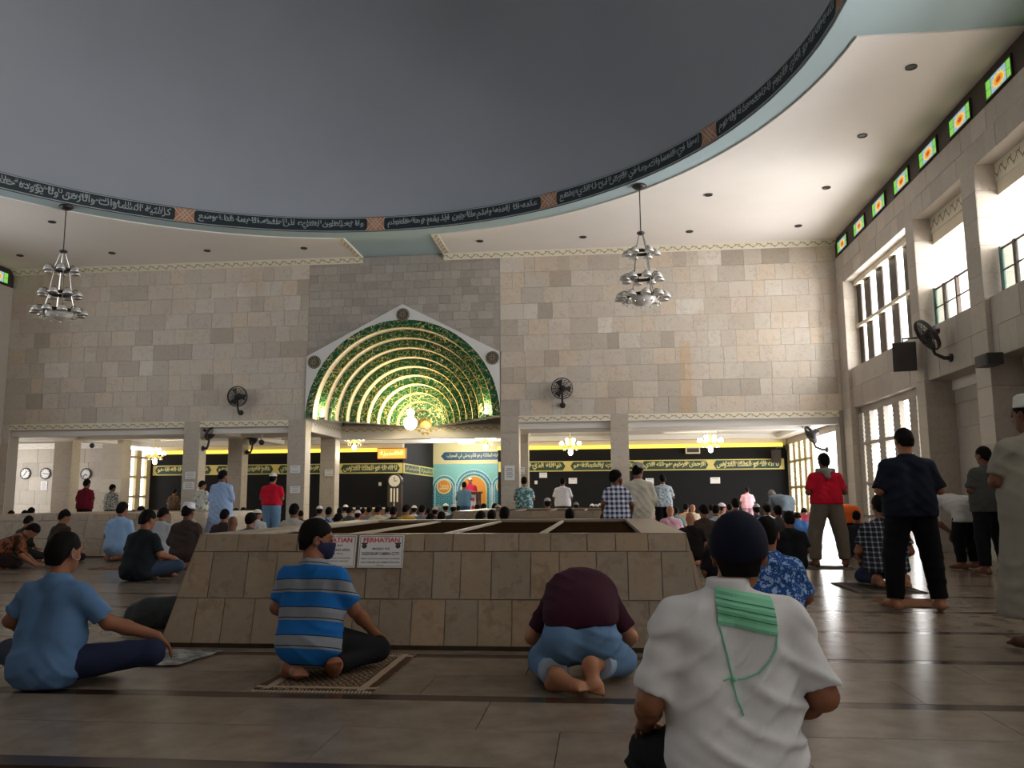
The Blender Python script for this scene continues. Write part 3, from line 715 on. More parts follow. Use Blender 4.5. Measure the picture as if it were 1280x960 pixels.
# ================================================================== things on walls and ceilings
# ---- prayer niche wall
def teal_pattern():
    m, nt, bs = nodes('teal_tilework'); g = N(nt, 'ShaderNodeNewGeometry')
    mp = N(nt, 'ShaderNodeMapping'); mp.inputs['Scale'].default_value = (5.2, 5.2, 5.2); nt.links.new(g.outputs['Position'], mp.inputs['Vector'])
    sp = N(nt, 'ShaderNodeSeparateXYZ'); nt.links.new(mp.outputs[0], sp.inputs[0])
    fx = mth(nt, 'SUBTRACT', mth(nt, 'FRACT', sp.outputs[0]), .5); fz = mth(nt, 'SUBTRACT', mth(nt, 'FRACT', sp.outputs[2]), .5)
    r = mth(nt, 'SQRT', mth(nt, 'ADD', mth(nt, 'MULTIPLY', fx, fx), mth(nt, 'MULTIPLY', fz, fz)))
    ring = mth(nt, 'LESS_THAN', mth(nt, 'ABSOLUTE', mth(nt, 'SUBTRACT', r, .33)), .05)
    cross = mth(nt, 'LESS_THAN', mth(nt, 'ABSOLUTE', mth(nt, 'SUBTRACT', mth(nt, 'ABSOLUTE', fx), mth(nt, 'ABSOLUTE', fz))), .035)
    c = mixc(nt, mth(nt, 'MAXIMUM', ring, mth(nt, 'MULTIPLY', cross, mth(nt, 'GREATER_THAN', r, .33))), (.03, .20, .24), (.20, .50, .50))
    nt.links.new(c, bs.inputs['Base Color']); bs.inputs['Roughness'].default_value = .5; return m
M_tealpat = teal_pattern(); M_turq = mat('turquoise_paint', (.25, .56, .50), .55, var=.12, vs=9); M_ltblue = mat('pale_blue_line', (.62, .78, .78), .5)
M_orangep = mat('orange_paint', (.80, .30, .03), .5); M_yel = mat('pale_yellow', (.86, .76, .38), .5); M_deep = mat('deep_blue_paint', (.02, .09, .16), .5)
NY = 35.0; NX0, NX1 = -7.05, -3.62; NC = (NX0+NX1)/2+.02
wn = struct(MB().box(NX0, NX1, NY, NY+.2, 0, 3.45).build('wall_niche', M_turq))
mih = empty('mihrab_screen', (NC, NY, 0)); tag(mih, 'turquoise prayer niche wall with three arches and orange medallions', 'prayer niche')
def arch_shape(xc, zt, hw, y, w, m, name, par, fill=False):
    zc = zt-hw; q = MB(); seg = 20
    pts = [(xc+hw*math.cos(PI*k/seg), zc+hw*math.sin(PI*k/seg)) for k in range(seg+1)]
    if fill: q.prism(pts+[(xc-hw, .02), (xc+hw, .02)], 'y', y-.012, y)
    else:
        q.tube([(xc+hw, y, .02)]+[(a, y, c) for a, c in pts]+[(xc-hw, y, .02)], w, 6)
    return q.build(name, m, par)
MB().box(NX0-NC, NX1-NC, -.03, -.0, 2.5, 3.4).build('frieze', M_yel, mih)
cz = 2.83
q = MB(); a, c = -1.25, 1.25
q.prism([(a-.15, cz), (a, cz+.17), (c, cz+.17), (c+.15, cz), (c, cz-.17), (a, cz-.17)], 'y', -.045, -.03)
ct = q.build('cartouche', M_deep, mih)
write('calligraphy', arabic('فنادته الملائكة وهو قائم يصلي في المحراب'), lambda u, v: (u, -.052, cz+v), 2.3, .24, M_yel, ct, .015, 1)
for xc, zt, hw in ((0, 2.25, .80), (-1.26, 2.02, .50), (1.26, 2.02, .50)):
    arch_shape(xc, zt, hw, -.005, .03, M_tealpat, 'arch_field', mih, True)
    for dh, m in ((0, M_ltblue), (-.13, M_ltblue)): arch_shape(xc, zt+dh, hw+dh*.85, -.02, .022, m, 'arch_line', mih)
arch_shape(0, 1.98, .54, -.02, .035, M_orangep, 'niche_field', mih, True); arch_shape(0, 1.98, .54, -.035, .028, M_yel, 'niche_line', mih)
for xc, t in ((-1.26, 'محمد'), (1.26, 'الله')):
    md = MB().lathe([(0, -.05), (.27, -.05), (.27, -.02)], (xc, 0, 1.56), 28, axis='y').build('medallion', M_orangep, mih)
    MB().lathe([(.265, -.056), (.315, -.056), (.315, -.02), (.265, -.02)], (xc, 0, 1.56), 28, axis='y').build('medallion_rim', M_yel, md)
    write('calligraphy', arabic(t), lambda u, v: (xc+u, -.056, 1.56+v), .38, .27, M_yel, md, .02, 2)
# pulpit in the niche
M_redwood = mat('red_wood', (.20, .035, .025), .4, var=.2)
pu = empty('pulpit', (NC+.05, 33.55, 0)); tag(pu, 'dark red wooden pulpit with white ornamented strip in the niche', 'pulpit')
MB().box(-.42, .42, -.3, .3, 0, 1.25).build('body', M_redwood, pu); MB().box(-.48, .48, -.36, .34, 1.25, 1.32).build('top', M_redwood, pu)
sp_ = MB().box(.08, .3, -.325, -.3, .15, 1.2).build('ornament_strip', M_paper, pu)
for z in (.35, .7, 1.02): MB().prism([(.19, z-.1), (.26, z), (.19, z+.1), (.12, z)], 'y', -.335, -.325).build('ornament', M_red, sp_)
MB().box(-.6, .6, .3, 1.25, 0, .25).build('step', M_redwood, pu)
def point(name, loc, power, col=(1, .85, .6), r=.08, parent=None):
    l = bpy.data.lights.new(name, 'POINT'); l.energy = power; l.color = col; l.shadow_soft_size = r
    o = bpy.data.objects.new(name, l); COL.objects.link(o); o.location = loc
    if parent: o.parent = parent
    return o
# round ceiling lamps
def disc_lamp(loc, r, label, power, col=(1, .98, .93)):
    o = empty('ceiling_lamp', loc); tag(o, label, 'ceiling lamp')
    MB().lathe([(0, 0), (r*1.05, 0), (r*1.05, -.04), (0, -.04)], (0, 0, .04), 24).build('housing', M_white, o)
    MB().lathe([(r, 0), (r*.96, -.05), (r*.7, -.09), (0, -.1)], (0, 0, 0), 24).build('diffuser', M_bulbw, o, smooth=True)
    point('lamp_light', (0, 0, -.25), power, col, .2, o)
disc_lamp((NC, 33.0, 3.33), .42, 'round white ceiling lamp inside the prayer niche', 105)
disc_lamp((across(554, 553, 28.0)[0], 28.0, 3.08), .42, 'glowing round ceiling lamp before the prayer niche', 40)
for k, (px, py, Y, lab) in enumerate(((162, 547, 26.4, 'small round downlight over the left far windows'), (209, 552, 27.8, 'small round downlight left of the notice column'), (277, 546, 23.6, 'small round downlight above the light blue kurta'))):
    x, _ = across(px, py, Y); o = tag(MB().lathe([(0, -.01), (.09, -.01), (.11, .0), (.11, .02)], (0, 0, 0), 16).build('downlight', M_bulbw, loc=(x, Y, HZ-.01)), lab, 'downlight', 'lit downlights')
# recessed dark downlights in the ceiling panels
DL = [(4.87, 12.65, 'nearest the right edge'), (4.88, 15.12, 'second from the right edge'), (4.91, 17.72, 'third along the stained glass'), (4.9, 20.26, 'nearest the right corner of the front wall'),
      (2.46, 17.84, 'right of the hanging chandelier, nearer the dome'), (2.31, 20.37, 'right of the chandelier near the cornice'), (-.32, 20.48, 'left of the right chandelier'), (-2.95, 20.48, 'nearest the blue ceiling gap on the right'),
      (-12.72, 17.74, 'close to the left chandelier canopy'), (-15.31, 20.17, 'at the far left corner'), (-12.77, 20.27, 'below the left chandelier canopy'), (-10.19, 20.39, 'midway along the left cornice'), (-7.6, 20.5, 'nearest the blue ceiling gap on the left')]
q = MB().lathe([(.02, .0), (.1, -.0), (.13, -.02), (.14, -.02), (.14, .01)], (0, 0, 0), 18); dm = q.mesh('downlight_rim', M_grille, True); dk = MB().lathe([(0, -.004), (.1, -.004)], (0, 0, 0), 18).mesh('downlight_bulb', M_grille)
for x, y, l in DL:
    o = empty('recessed_downlight', (x*1.023, y*1.023, ZC-.03)); tag(o, 'unlit recessed ceiling downlight '+l, 'downlight', 'unlit recessed downlights')
    for nm, me in (('rim', dm), ('bulb', dk)):
        p = bpy.data.objects.new(nm, me); COL.objects.link(p); p.parent = o; p.scale = (.64, .64, 1)
# ---- big three-tier chandeliers, unlit
def big_chandelier(x, y, label):
    o = empty('chandelier', (x, y, ZC)); tag(o, label, 'chandelier', 'large unlit chandeliers')
    z0 = -ZC
    MB().lathe([(0, 0), (.14, 0), (.16, -.03), (.10, -.08), (.03, -.1), (0, -.1)], n=20).build('canopy', M_metal, o, True)
    MB().tube([(0, 0, -.08), (0, 0, 6.70+z0)], .012, 6).build('rod', M_metal, o)
    MB().lathe([(0, .03), (.07, .02), (.09, 0), (.07, -.04), (0, -.05)], (0, 0, 6.68+z0), 16).build('hub', M_metal, o, True)
    tiers = [(6.23, .16, 6, .09), (5.68, .23, 8, .095), (5.27, .31, 10, .10)]; prev = (6.66, .05)
    for ti, (z, r, n, cr) in enumerate(tiers):
        for k in range(4):
            w = PI/4+k*PI/2
            MB().tube([(prev[1]*math.cos(w), prev[1]*math.sin(w), prev[0]+z0), (r*math.cos(w), r*math.sin(w), z+.06+z0)], .012, 5).build('chain', M_chrome, o)
        ring = MB().lathe([(r, .05), (r+.02, .03), (r+.02, -.0), (r, -.02), (r-.02, 0), (r-.02, .03), (r, .05)], (0, 0, z+z0), 24).build('tier_ring', M_metal, o, True)
        for k in range(n):
            w = 2*PI*k/n+ti*.2; c, s = math.cos(w), math.sin(w); q = MB()
            R1 = r+.18 if ti == 2 else r+.15
            q.tube([(r*c, r*s, z+.03+z0), ((r+.09)*c, (r+.09)*s, z+.10+z0), (R1*c, R1*s, z+.07+z0)], .011, 5)
            arm = q.build('arm', M_metal, ring)
            MB().lathe([(.0, .06), (.04, .055), (cr*.8, .03), (cr, -.015), (cr+.012, -.055), (cr, -.06), (.045, -.02), (0, 0)], (R1*c, R1*s, z+.01+z0), 10).build('shade', M_crystal, o, True)
        prev = (z, r)
    MB().lathe([(.30, 0), (.27, -.09), (.17, -.16), (.0, -.2)], (0, 0, 5.26+z0), 20).build('bottom_bowl', M_crystal, o, True)
    for k in range(12):
        w = 2*PI*k/12; MB().ball((.36*math.cos(w), .36*math.sin(w), 5.12+z0), .024, 8).build('crystal_drop', M_crystal, o, True)
    return o
big_chandelier(.96, 17.58, 'large three-tier unlit glass chandelier hanging at the right'); big_chandelier(-12.05, 17.26, 'large three-tier unlit glass chandelier hanging at the far left')
# ---- small lit chandeliers in the front hall
def small_chandelier(px, py, Y, label, power, s=1.0):
    x, z = across(px, py, Y); o = empty('lit_chandelier', (x, Y, z)); tag(o, label, 'chandelier', 'small lit chandeliers')
    MB().tube([(0, 0, .1), (0, 0, HZ-z)], .012, 6).build('rod', M_gold, o)
    MB().lathe([(0, .22), (.04, .2), (.03, .1), (.08, .0), (.1, -.06), (.05, -.12), (0, -.14)], n=14).build('stem', M_gold, o, True)
    for k in range(10):
        w = 2*PI*k/10; c, sn = math.cos(w)*s, math.sin(w)*s
        MB().tube([(.05*c, .05*sn, -.05), (.18*c, .18*sn, -.1), (.31*c, .31*sn, -.02)], .012, 5).build('arm', M_gold, o)
        MB().lathe([(0, -.02), (.03, .0), (.038, .04), (.022, .08), (0, .11)], (.31*c, .31*sn, 0), 8).build('candle_bulb', M_bulb, o, True)
        MB().ball((.22*c, .22*sn, -.15), .022, 8, sq=(1, 1, 1.6)).build('crystal_drop', M_crystal, o, True)
    for k in range(5):
        w = 2*PI*k/5+.3; c, sn = math.cos(w)*s, math.sin(w)*s
        MB().lathe([(0, -.02), (.026, .0), (.032, .035), (.02, .07), (0, .09)], (.14*c, .14*sn, .12), 8).build('candle_bulb', M_bulb, o, True)
    MB().ball((0, 0, -.24), .075, 12, sq=(1, 1, 1.3)).build('bottom_globe', M_bulb, o, True)
    point('chandelier_light', (0, 0, -.5), power, (1, .86, .62), .2, o)
small_chandelier(443, 550, 26.5, 'small lit chandelier left of the niche under the arch', 26)
small_chandelier(607, 550, 27.5, 'small lit chandelier before the niche at the right arch column', 26)
small_chandelier(713, 556, 26.5, 'small lit chandelier before the black wall, right of the arch', 14)
small_chandelier(888, 552, 26.0, 'bright lit chandelier before the black wall at the right', 26, 1.15)
small_chandelier(194, 568, 26.6, 'small lit chandelier beside the left lattice window', 16)
# glowing globe pendant under the vault, floodlights at its feet
x, z = across(513, 529, 24.0); o = empty('globe_pendant', (x, 24.0, z)); tag(o, 'glowing double globe pendant lamp inside the green arch', 'pendant lamp')
MB().ball((0, 0, 0), .2, 18).build('lower_globe', M_bulb, o, True); MB().ball((0, 0, .31), .115, 16).build('upper_globe', M_bulb, o, True); MB().tube([(0, 0, .2), (0, 0, 1.2)], .014, 6).build('rod', M_gold, o)
point('pendant_light', (0, -.5, .35), 70, (1, .86, .5), .2, o)
for k, (fx, lab) in enumerate(((-7.62, 'bright small floodlight at the left foot of the arch'), (-3.05, 'bright small floodlight at the right foot of the arch'))):
    o = empty('floodlight', (fx, D+.2, AZ0+.02)); tag(o, lab, 'floodlight', 'arch floodlights')
    MB().box(-.07, .07, -.05, .05, 0, .04).build('base', M_metal, o); MB().ball((0, 0, .09), .055, 10).build('bulb', M_bulb, o, True); point('floodlight_light', (0, -.12, .22), 14, (1, .9, .55), .06, o)
# ---- orange lit sign, tall clock, cabinet
sx, sz = across(490, 567, QY-.1); M_sign = mat('orange_sign', (.9, .42, .06), .5, emit=.55, ecol=(1, .45, .06)); M_signt = mat('sign_letters', (1, .85, .5), .5, emit=.8, ecol=(1, .8, .4))
o = MB().box(-.5, .5, -.05, .05, -.17, .17).build('lit_sign', M_sign, loc=(sx, QY-.12, sz)); tag(o, 'glowing orange sign with Arabic writing above the band', 'sign')
MB().box(-.53, .53, -.04, .04, -.2, .2).build('frame', mat('sign_frame', (.35, .1, .03), .5), o, loc=(0, .02, 0))
write('calligraphy', arabic('لا اله الا الله محمد رسول الله'), lambda u, v: (u, -.056, v), .84, .2, M_signt, o, .02, 2)
cx_, _ = across(497, 600, 29.0); o = empty('tall_clock', (cx_-.1, 29.1, 0)); tag(o, 'tall dark pendulum clock standing left of the niche', 'clock')
MB().box(-.24, .24, -.15, .15, 0, 1.55).build('case', M_dark, o); MB().lathe([(0, -.16), (.25, -.16), (.25, .15), (0, .15)], (0, 0, 1.68), 24, axis='y').build('hood', M_dark, o)
dl = MB().lathe([(0, -.175), (.2, -.175), (.2, -.155)], (0, 0, 1.68), 24, axis='y').build('dial', mat('pale_dial', (.75, .72, .58), .4), o)
MB().box(-.012, .012, -.185, -.178, 1.68, 1.82).build('hand', M_ink, dl); MB().box(0, .1, -.185, -.178, 1.668, 1.692).build('hand', M_ink, dl)
M_brass = mat('brass', (.8, .62, .25), .3, .7)
for dx in (-.11, 0, .11): MB().tube([(dx, -.17, .95), (dx, -.17, 1.42)], .035, 8).build('weight', mat('pale_weight', (.72, .68, .52), .4, .3) if dx == -.11 else bpy.data.materials['pale_weight'], o)
pd = MB().tube([(0, -.165, .55), (0, -.165, .95)], .01, 6).build('pendulum', M_brass, o); MB().lathe([(0, -.18), (.08, -.18), (.08, -.16), (0, -.16)], (0, 0, .5), 16, axis='y').build('bob', M_brass, pd)
M_wood = mat('brown_wood', (.16, .075, .035), .5, var=.25, vs=8)
x, _ = across(471, 632, 28.7); o = empty('low_cabinet', (x-.38, 28.7, 0)); tag(o, 'low brown wooden cabinet with pale top beside the tall clock', 'cabinet')
MB().box(-.6, .6, -.2, .25, 0, .72).build('body', M_wood, o); MB().box(-.64, .64, -.23, .27, .72, .76).build('top', M_white, o)
for dx in (-.3, .3):
    d_ = MB().box(dx-.27, dx+.27, -.22, -.2, .06, .68).build('door', M_wood, o); MB().ball((dx-.2*(1 if dx > 0 else -1), -.23, .4), .02, 8).build('knob', M_brass, d_)
x, _ = across(188, 632, 28.6); o = empty('low_table', (x, 28.6, 0)); tag(o, 'low brown wooden table before the black wall at the far left', 'table')
MB().box(-.9, .9, -.25, .25, .66, .72).build('table_top', M_wood, o)
for dx in (-.8, .8):
    for dy in (-.18, .18): MB().box(dx-.035, dx+.035, dy-.035, dy+.035, 0, .66).build('leg', M_wood, o)
# ---- fans
def fan(loc, rz, tilt, label, r=.27, arm=.3, down=True):
    o = empty('wall_fan', loc, rz); tag(o, label, 'fan', 'dark wall fans')     # local -Y is the blowing direction
    MB().lathe([(0, .03), (.07, .03), (.08, .0), (.07, -.03), (0, -.03)], (0, 0, -.42), 12, axis='y').build('wall_plate', M_metal, o)
    MB().tube([(0, 0, -.42), (0, -.12, -.42), (0, -arm*.6, -.34), (0, -arm*.7, -.2), (0, -arm*.75, -.02)], [.04, .035, .03, .03, .03], 8).build('bracket_arm', M_metal, o)
    h = empty('fan_head', (0, -arm*.85, 0)); h.parent = o; h.rotation_euler = (tilt, 0, 0)
    q = MB()
    for k in range(6):
        rr = r*(k+1)/6; yy = -.09+.06*(k/5)**2
        q.tube([(rr*math.cos(2*PI*j/20), yy, rr*math.sin(2*PI*j/20)) for j in range(21)], .005, 4, cap=False)
        q.tube([(rr*math.cos(2*PI*j/20), .10-.06*(k/5)**2, rr*math.sin(2*PI*j/20)) for j in range(21)], .005, 4, cap=False)
    for k in range(16):
        w = 2*PI*k/16; q.tube([(.04*math.cos(w), -.09, .04*math.sin(w)), (r*.6*math.cos(w), -.07, r*.6*math.sin(w)), (r*math.cos(w), -.03, r*math.sin(w)), (r*math.cos(w), .04, r*math.sin(w)), (.08*math.cos(w), .1, .08*math.sin(w))], .0045, 4)
    q.build('cage', M_grille, h)
    MB().lathe([(r+.004, -.03), (r+.016, -.02), (r+.016, .03), (r+.004, .04)], (0, 0, 0), 28, axis='y').build('rim', M_metal, h)
    MB().lathe([(0, -.08), (.05, -.07), (.06, .02), (.09, .05), (.09, .2), (.05, .24), (0, .25)], (0, 0, 0), 14, axis='y').build('motor', M_metal, h, True)
    for k in range(3):
        q = MB(); w = 2*PI*k/3; P = []
        for rr, a, yy in ((.05, -.25, -.02), (r*.9, -.5, -.03), (r*.93, .25, .03), (.05, .3, .02)): P.append((rr*math.cos(w+a), yy, rr*math.sin(w+a)))
        q.quad(*P); q.quad(*[(a, y+.006, c) for a, y, c in P[::-1]]); q.build('blade', M_grille, h)
    return o
fan((-9.86, D-.02, 3.86), 0, .1, 'dark wall fan left of the green arch'); fan((-.97, D-.02, 3.9), 0, .05, 'dark wall fan right of the green arch')
fan((XR+.02, 15.5, 3.9), -PI/2, .55, 'dark wall fan tilted down on right wall beside the loudspeaker', .3, .45)
x, _ = across(1036, 550, 24.0); fan((XR+.05, 24.2, 2.75), -PI/2, .5, 'wall fan before the bright opening at the right', .26, .5)
fan((-11.02, 22.3, 2.9), PI/2, .5, 'small wall fan on the side of the notice column', .2, .25); x, _ = across(318, 553, 24.8); fan((-11.0, 25.2, 2.95), PI/2, .4, 'small wall fan on the column behind the kurta', .2, .25)
# ---- loudspeakers, camera boxes
def speaker(loc, rz, tilt, label, w=.42, d=.34, h=.56, brk=True):
    o = empty('loudspeaker', loc, rz); tag(o, label, 'loudspeaker')
    bd = MB(); bd.prism([(-w/2, -d/2), (w/2, -d/2), (w*.36, d/2), (-w*.36, d/2)], 'z', -h/2, h/2); c = bd.build('cabinet', mat('speaker_black', (.02, .019, .02), .55) if 'speaker_black' not in bpy.data.materials else bpy.data.materials['speaker_black'], o, rot=(tilt, 0, 0))
    MB().box(-w/2+.02, w/2-.02, -d/2-.012, -d/2, -h/2+.02, h/2-.02).build('grille', M_grille if False else M_metal, c)
    MB().lathe([(0, -.014), (.13, -.016), (.13, 0)], (0, -d/2-.004, -h*.14), 18, axis='y').build('woofer', M_dark, c); MB().lathe([(0, -.014), (.06, -.016), (.06, 0)], (0, -d/2-.004, h*.25), 16, axis='y').build('tweeter', M_dark, c)
    if brk:
        MB().tube([(0, 0, h/2-.02), (0, 0, h/2+.08), (.32, .1, h/2+.1)], .02, 6).build('bracket', M_metal, o); MB().box(.3, .34, .0, .2, h/2+.0, h/2+.2).build('bracket_plate', M_metal, o)
    return o
speaker((5.92, 16.8, 3.72), -.25, .12, 'black loudspeaker on a bracket by the upper louvre window')
speaker((5.95, 29.28, 2.4), -.3, .1, 'dark loudspeaker in the far right corner over the band', .32, .26, .42, True)
x, z = across(866, 563, QY-.2); o = MB().box(-.24, .24, -.1, .1, -.11, .11).build('speaker_box', M_cream, loc=(x, QY-.16, z)); tag(o, 'small cream box mounted high on the black wall', 'speaker')
MB().box(-.2, .2, -.112, -.1, -.07, .07).build('grille', M_dark, o)
o = empty('projector_box', (XR-.12, 13.75, 3.16)); tag(o, 'dark bracket-mounted camera box under the parapet at right', 'camera')
MB().box(-.12, .12, -.22, .22, -.1, .08).build('housing', M_grille, o); MB().box(-.13, -.11, -.18, .02, -.09, .05).build('lens_hood', M_ink, o); MB().tube([(.1, 0, .05), (.2, 0, .12)], .02, 6).build('bracket', M_metal, o)
for px, py, Y, l in ((115, 557, 26.2, 'small black dome camera over the left clocks'), (327, 553, 24.6, 'small black dome camera left of the arch column')):
    x, z = across(px, py, Y); o = empty('dome_camera', (x, Y, z)); tag(o, l, 'camera', 'dome cameras')
    MB().ball((0, 0, 0), .085, 12).build('dome', M_ink, o, True); MB().tube([(0, 0, .05), (0, 0, HZ-z)], .03, 8).build('mount', M_white, o)
# ---- clocks and notices
def clock(px, py, Y, r, hands, label):
    x, z = across(px, py, Y); o = empty('wall_clock', (x, Y, z)); tag(o, label, 'clock', 'round wall clocks')
    MB().lathe([(r*.9, -.035), (r, -.04), (r*1.08, -.02), (r*1.08, .0)], n=28, axis='y').build('rim', M_ink, o, True)
    f = MB().lathe([(0, -.024), (r*.92, -.024), (r*.92, 0)], n=28, axis='y').build('face', M_paper, o)
    for a, L in hands: MB().tube([(0, -.03, 0), (L*r*math.sin(a), -.03, L*r*math.cos(a))], .011, 5).build('hand', M_ink, f)
    for k in range(12):
        w = 2*PI*k/12; MB().box(-.008, .008, -.028, -.024, -.02, .02).build('hour_mark', M_ink, f, loc=(r*.78*math.sin(w), 0, r*.78*math.cos(w)), rot=(0, w, 0))
clock(32, 592, 27.37, .185, ((.55, .62), (3.7, .5)), 'round white wall clock hanging free at far left')
clock(57, 592, 27.37, .185, ((1.75, .7), (4.9, .5)), 'round white wall clock half hidden by a column')
clock(107.5, 592.5, 27.37, .185, ((3.9, .7), (2.3, .5)), 'round white wall clock above the maroon-shirted man')
clock(7.5, 592, 27.37, .185, ((1.0, .6), (3.0, .5)), 'round white wall clock cut by the left opening edge')
def notice(px, py, Y, w, h, label, lines=3, rot=None, cat='notice', off=0):
    x, z = across(px, py, Y); o = MB().box(-w/2, w/2, -.006, .0, -h/2, h/2).build('notice', M_paper, loc=(x, Y-off, z)); tag(o, label, cat, 'white paper notices')
    q = MB()
    for k in range(lines):
        zz = h*(.28-.56*k/max(1, lines-1)); ww = w*(.36 if k % 2 else .28); q.box(-ww, ww, -.0075, -.006, zz-h*.035, zz+h*.035)
    g = q.build('print_lines', mat('grey_print', (.35, .36, .4), .7) if 'grey_print' not in bpy.data.materials else bpy.data.materials['grey_print'], o); g['kind'] = 'stuff'
FY = D-.028
notice(238, 594, FY, .30, .2, 'upper white notice on the left notice column'); notice(236, 607, FY, .32, .2, 'lower white notice on the left notice column', 4)
notice(369, 586.5, FY, .28, .2, 'upper white notice on the column at the left foot of the arch', 2); notice(369, 612, FY, .28, .18, 'lower white notice on the column at the left foot of the arch')
notice(411, 591, 24.97, .26, .2, 'white notice on the column behind the arch foot', 2); notice(637, 591, FY, .27, .38, 'tall white notice on the column at the right foot of the arch', 5)
notice(652, 588, 24.97, .2, .2, 'white notice on the column beside the teal batik man', 2)
for px, py, w, h, l in ((679, 594, .27, .18, 'left of the man in the white shirt'), (716, 601, .29, .2, 'right of the man in the white shirt'), (812, 601.5, .28, .2, 'left of the man in pale batik'), (894, 600.5, .33, .21, 'farthest right')):
    notice(px, py, QY-.01, w, h, 'white paper notice on the black wall, '+l, 1)
notice(55, 607, 27.37, .24, .3, 'grey printed panel hanging under the half hidden clock', 4, cat='sign')
x, z = across(670, 603, QY-.01); tag(MB().box(-.05, .05, -.02, 0, -.06, .06).build('light_switch', M_white, loc=(x, QY, z)), 'small pale wall switch on black wall near the teal batik man', 'switch')
x, z = across(475, 605, QY-.01); tag(MB().box(-.05, .05, -.02, 0, -.06, .06).build('light_switch', M_white, loc=(x, QY, z)), 'small pale wall switch on black wall left of the clock', 'switch')
# warning notices on the light well
sl = math.atan2(.19, .79)
def poster(xc, zc, w, h, label, lines):
    y = 5.93+.19*zc/.79; o = empty('warning_notice', (xc, y-.024, zc)); tag(o, label, 'notice', 'warning notices on the light well'); o.rotation_euler = (-sl, 0, 0)
    MB().box(-w/2, w/2, -.004, .0, -h/2, h/2).build('sheet', M_paper, o)
    q = MB(); e = .006
    for a in ((-w/2+.008, w/2-.008, h/2-.008-e/2, h/2-.008), (-w/2+.008, w/2-.008, -h/2+.008, -h/2+.008+e/2), (-w/2+.008, -w/2+.008+e/2, -h/2+.008, h/2-.008), (w/2-.008-e/2, w/2-.008, -h/2+.008, h/2-.008)): q.box(a[0], a[1], -.0048, -.004, a[2], a[3])
    q.build('border', M_ink, o)
    for t, zz, ww, hh, m, bold in lines: write('lettering', t, lambda u, v, zz=zz: (u, -.0052, zz+v), ww, hh, m, o, bold)
    return o
W_, H_ = .335, .235
pr = poster(-1.605, .665, W_, H_, 'white notice headed PERHATIAN about the camera, fully visible on the well', [('PERHATIAN', .082, .27, .035, M_red, .03), ('MASJID INI', .016, .125, .02, M_ink, .02), ('DILENGKAPI CAMERA CCTV', -.017, .28, .023, M_ink, .02), ('SEMUA AKTIFITAS PENGUNJUNG MASJID', -.055, .29, .014, M_ink, .01), ('AKAN TEREKAM OLEH KAMERA PENGAWAS', -.08, .29, .014, M_ink, .01), ('TERIMA KASIH', -.1, .06, .007, M_ink, 0)])
for s in (-1, 1):
    q = MB().ball((s*.125, -.0045, .038), .019, 12, sq=(1, .12, 1)); q.box(s*.125-.022, s*.125+.022, -.006, -.004, .052, .062); q.build('camera_icon', M_ink, pr)
poster(-1.96, .665, W_, H_, 'white notice headed PERHATIAN half hidden behind the striped-shirt man', [('PERHATIAN', .082, .27, .035, M_red, .03), ('JAGALAH', .04, .13, .02, M_ink, .02), ('BARANG BAWAAN ANDA', .01, .25, .02, M_ink, .02), ('(HP, TAS, DLL)', -.018, .15, .016, M_ink, .015), ('KEHILANGAN BUKAN TANGGUNG', -.05, .26, .011, M_ink, .01), ('JAWAB PENGURUS MASJID', -.072, .24, .011, M_ink, .01), ('TERIMA KASIH', -.1, .06, .007, M_ink, 0)])
# ---- rugs, bundle, papers on the floor
def rug_mat(name, base, border, fig):
    m, nt, bs = nodes(name); uv = N(nt, 'ShaderNodeUVMap'); sp = N(nt, 'ShaderNodeSeparateXYZ'); nt.links.new(uv.outputs[0], sp.inputs[0])
    u, v = sp.outputs[0], sp.outputs[1]
    eu = mth(nt, 'ABSOLUTE', mth(nt, 'SUBTRACT', u, .5)); ev = mth(nt, 'ABSOLUTE', mth(nt, 'SUBTRACT', v, .5))
    bd = mth(nt, 'MAXIMUM', mth(nt, 'MULTIPLY', mth(nt, 'GREATER_THAN', eu, .36), mth(nt, 'LESS_THAN', eu, .43)), mth(nt, 'MULTIPLY', mth(nt, 'GREATER_THAN', ev, .42), mth(nt, 'LESS_THAN', ev, .46)))
    n = noise(nt, 60, 2); nt.links.new(uv.outputs[0], n.inputs['Vector']); ck = N(nt, 'ShaderNodeTexChecker'); ck.inputs['Scale'].default_value = 34; nt.links.new(uv.outputs[0], ck.inputs['Vector'])
    dots = mth(nt, 'MULTIPLY', ck.outputs['Fac'], mth(nt, 'GREATER_THAN', n.outputs[0], .5))
    c = mixc(nt, mth(nt, 'MULTIPLY', dots, mth(nt, 'LESS_THAN', eu, .34)), base, fig); c = mixc(nt, bd, c, border)
    nt.links.new(c, bs.inputs['Base Color']); bs.inputs['Roughness'].default_value = .95; bs.inputs['Specular IOR Level'].default_value = .1; return m
def rug(cx, cy, w, l, rz, m, label, fringe=None, cat='prayer rug'):
    o = empty('prayer_rug', (cx, cy, 0), rz); tag(o, label, cat, 'prayer rugs on the floor')
    q = MB(); n = 8
    top = lambda i, j: (-w/2+w*i/n, -l/2+l*j/n, .008+.003*math.sin(i*1.7+j*2.3))
    for i in range(n):
        for j in range(n): q.quad(top(i, j), top(i+1, j), top(i+1, j+1), top(i, j+1), uv=[(a/n, c/n) for a, c in ((i, j), (i+1, j), (i+1, j+1), (i, j+1))])
    q.quad((-w/2, -l/2, .001), (-w/2, l/2, .001), (w/2, l/2, .001), (w/2, -l/2, .001))
    q.build('weave', m, o)
    if fringe:
        for s in (-1, 1):
            q = MB()
            for k in range(34):
                x = -w/2+w*(k+.5)/34; q.box(x-.004, x+.004, s*l/2, s*(l/2+.035), .001, .005)
            f = q.build('fringe', fringe, o); f['kind'] = 'stuff'
    return o
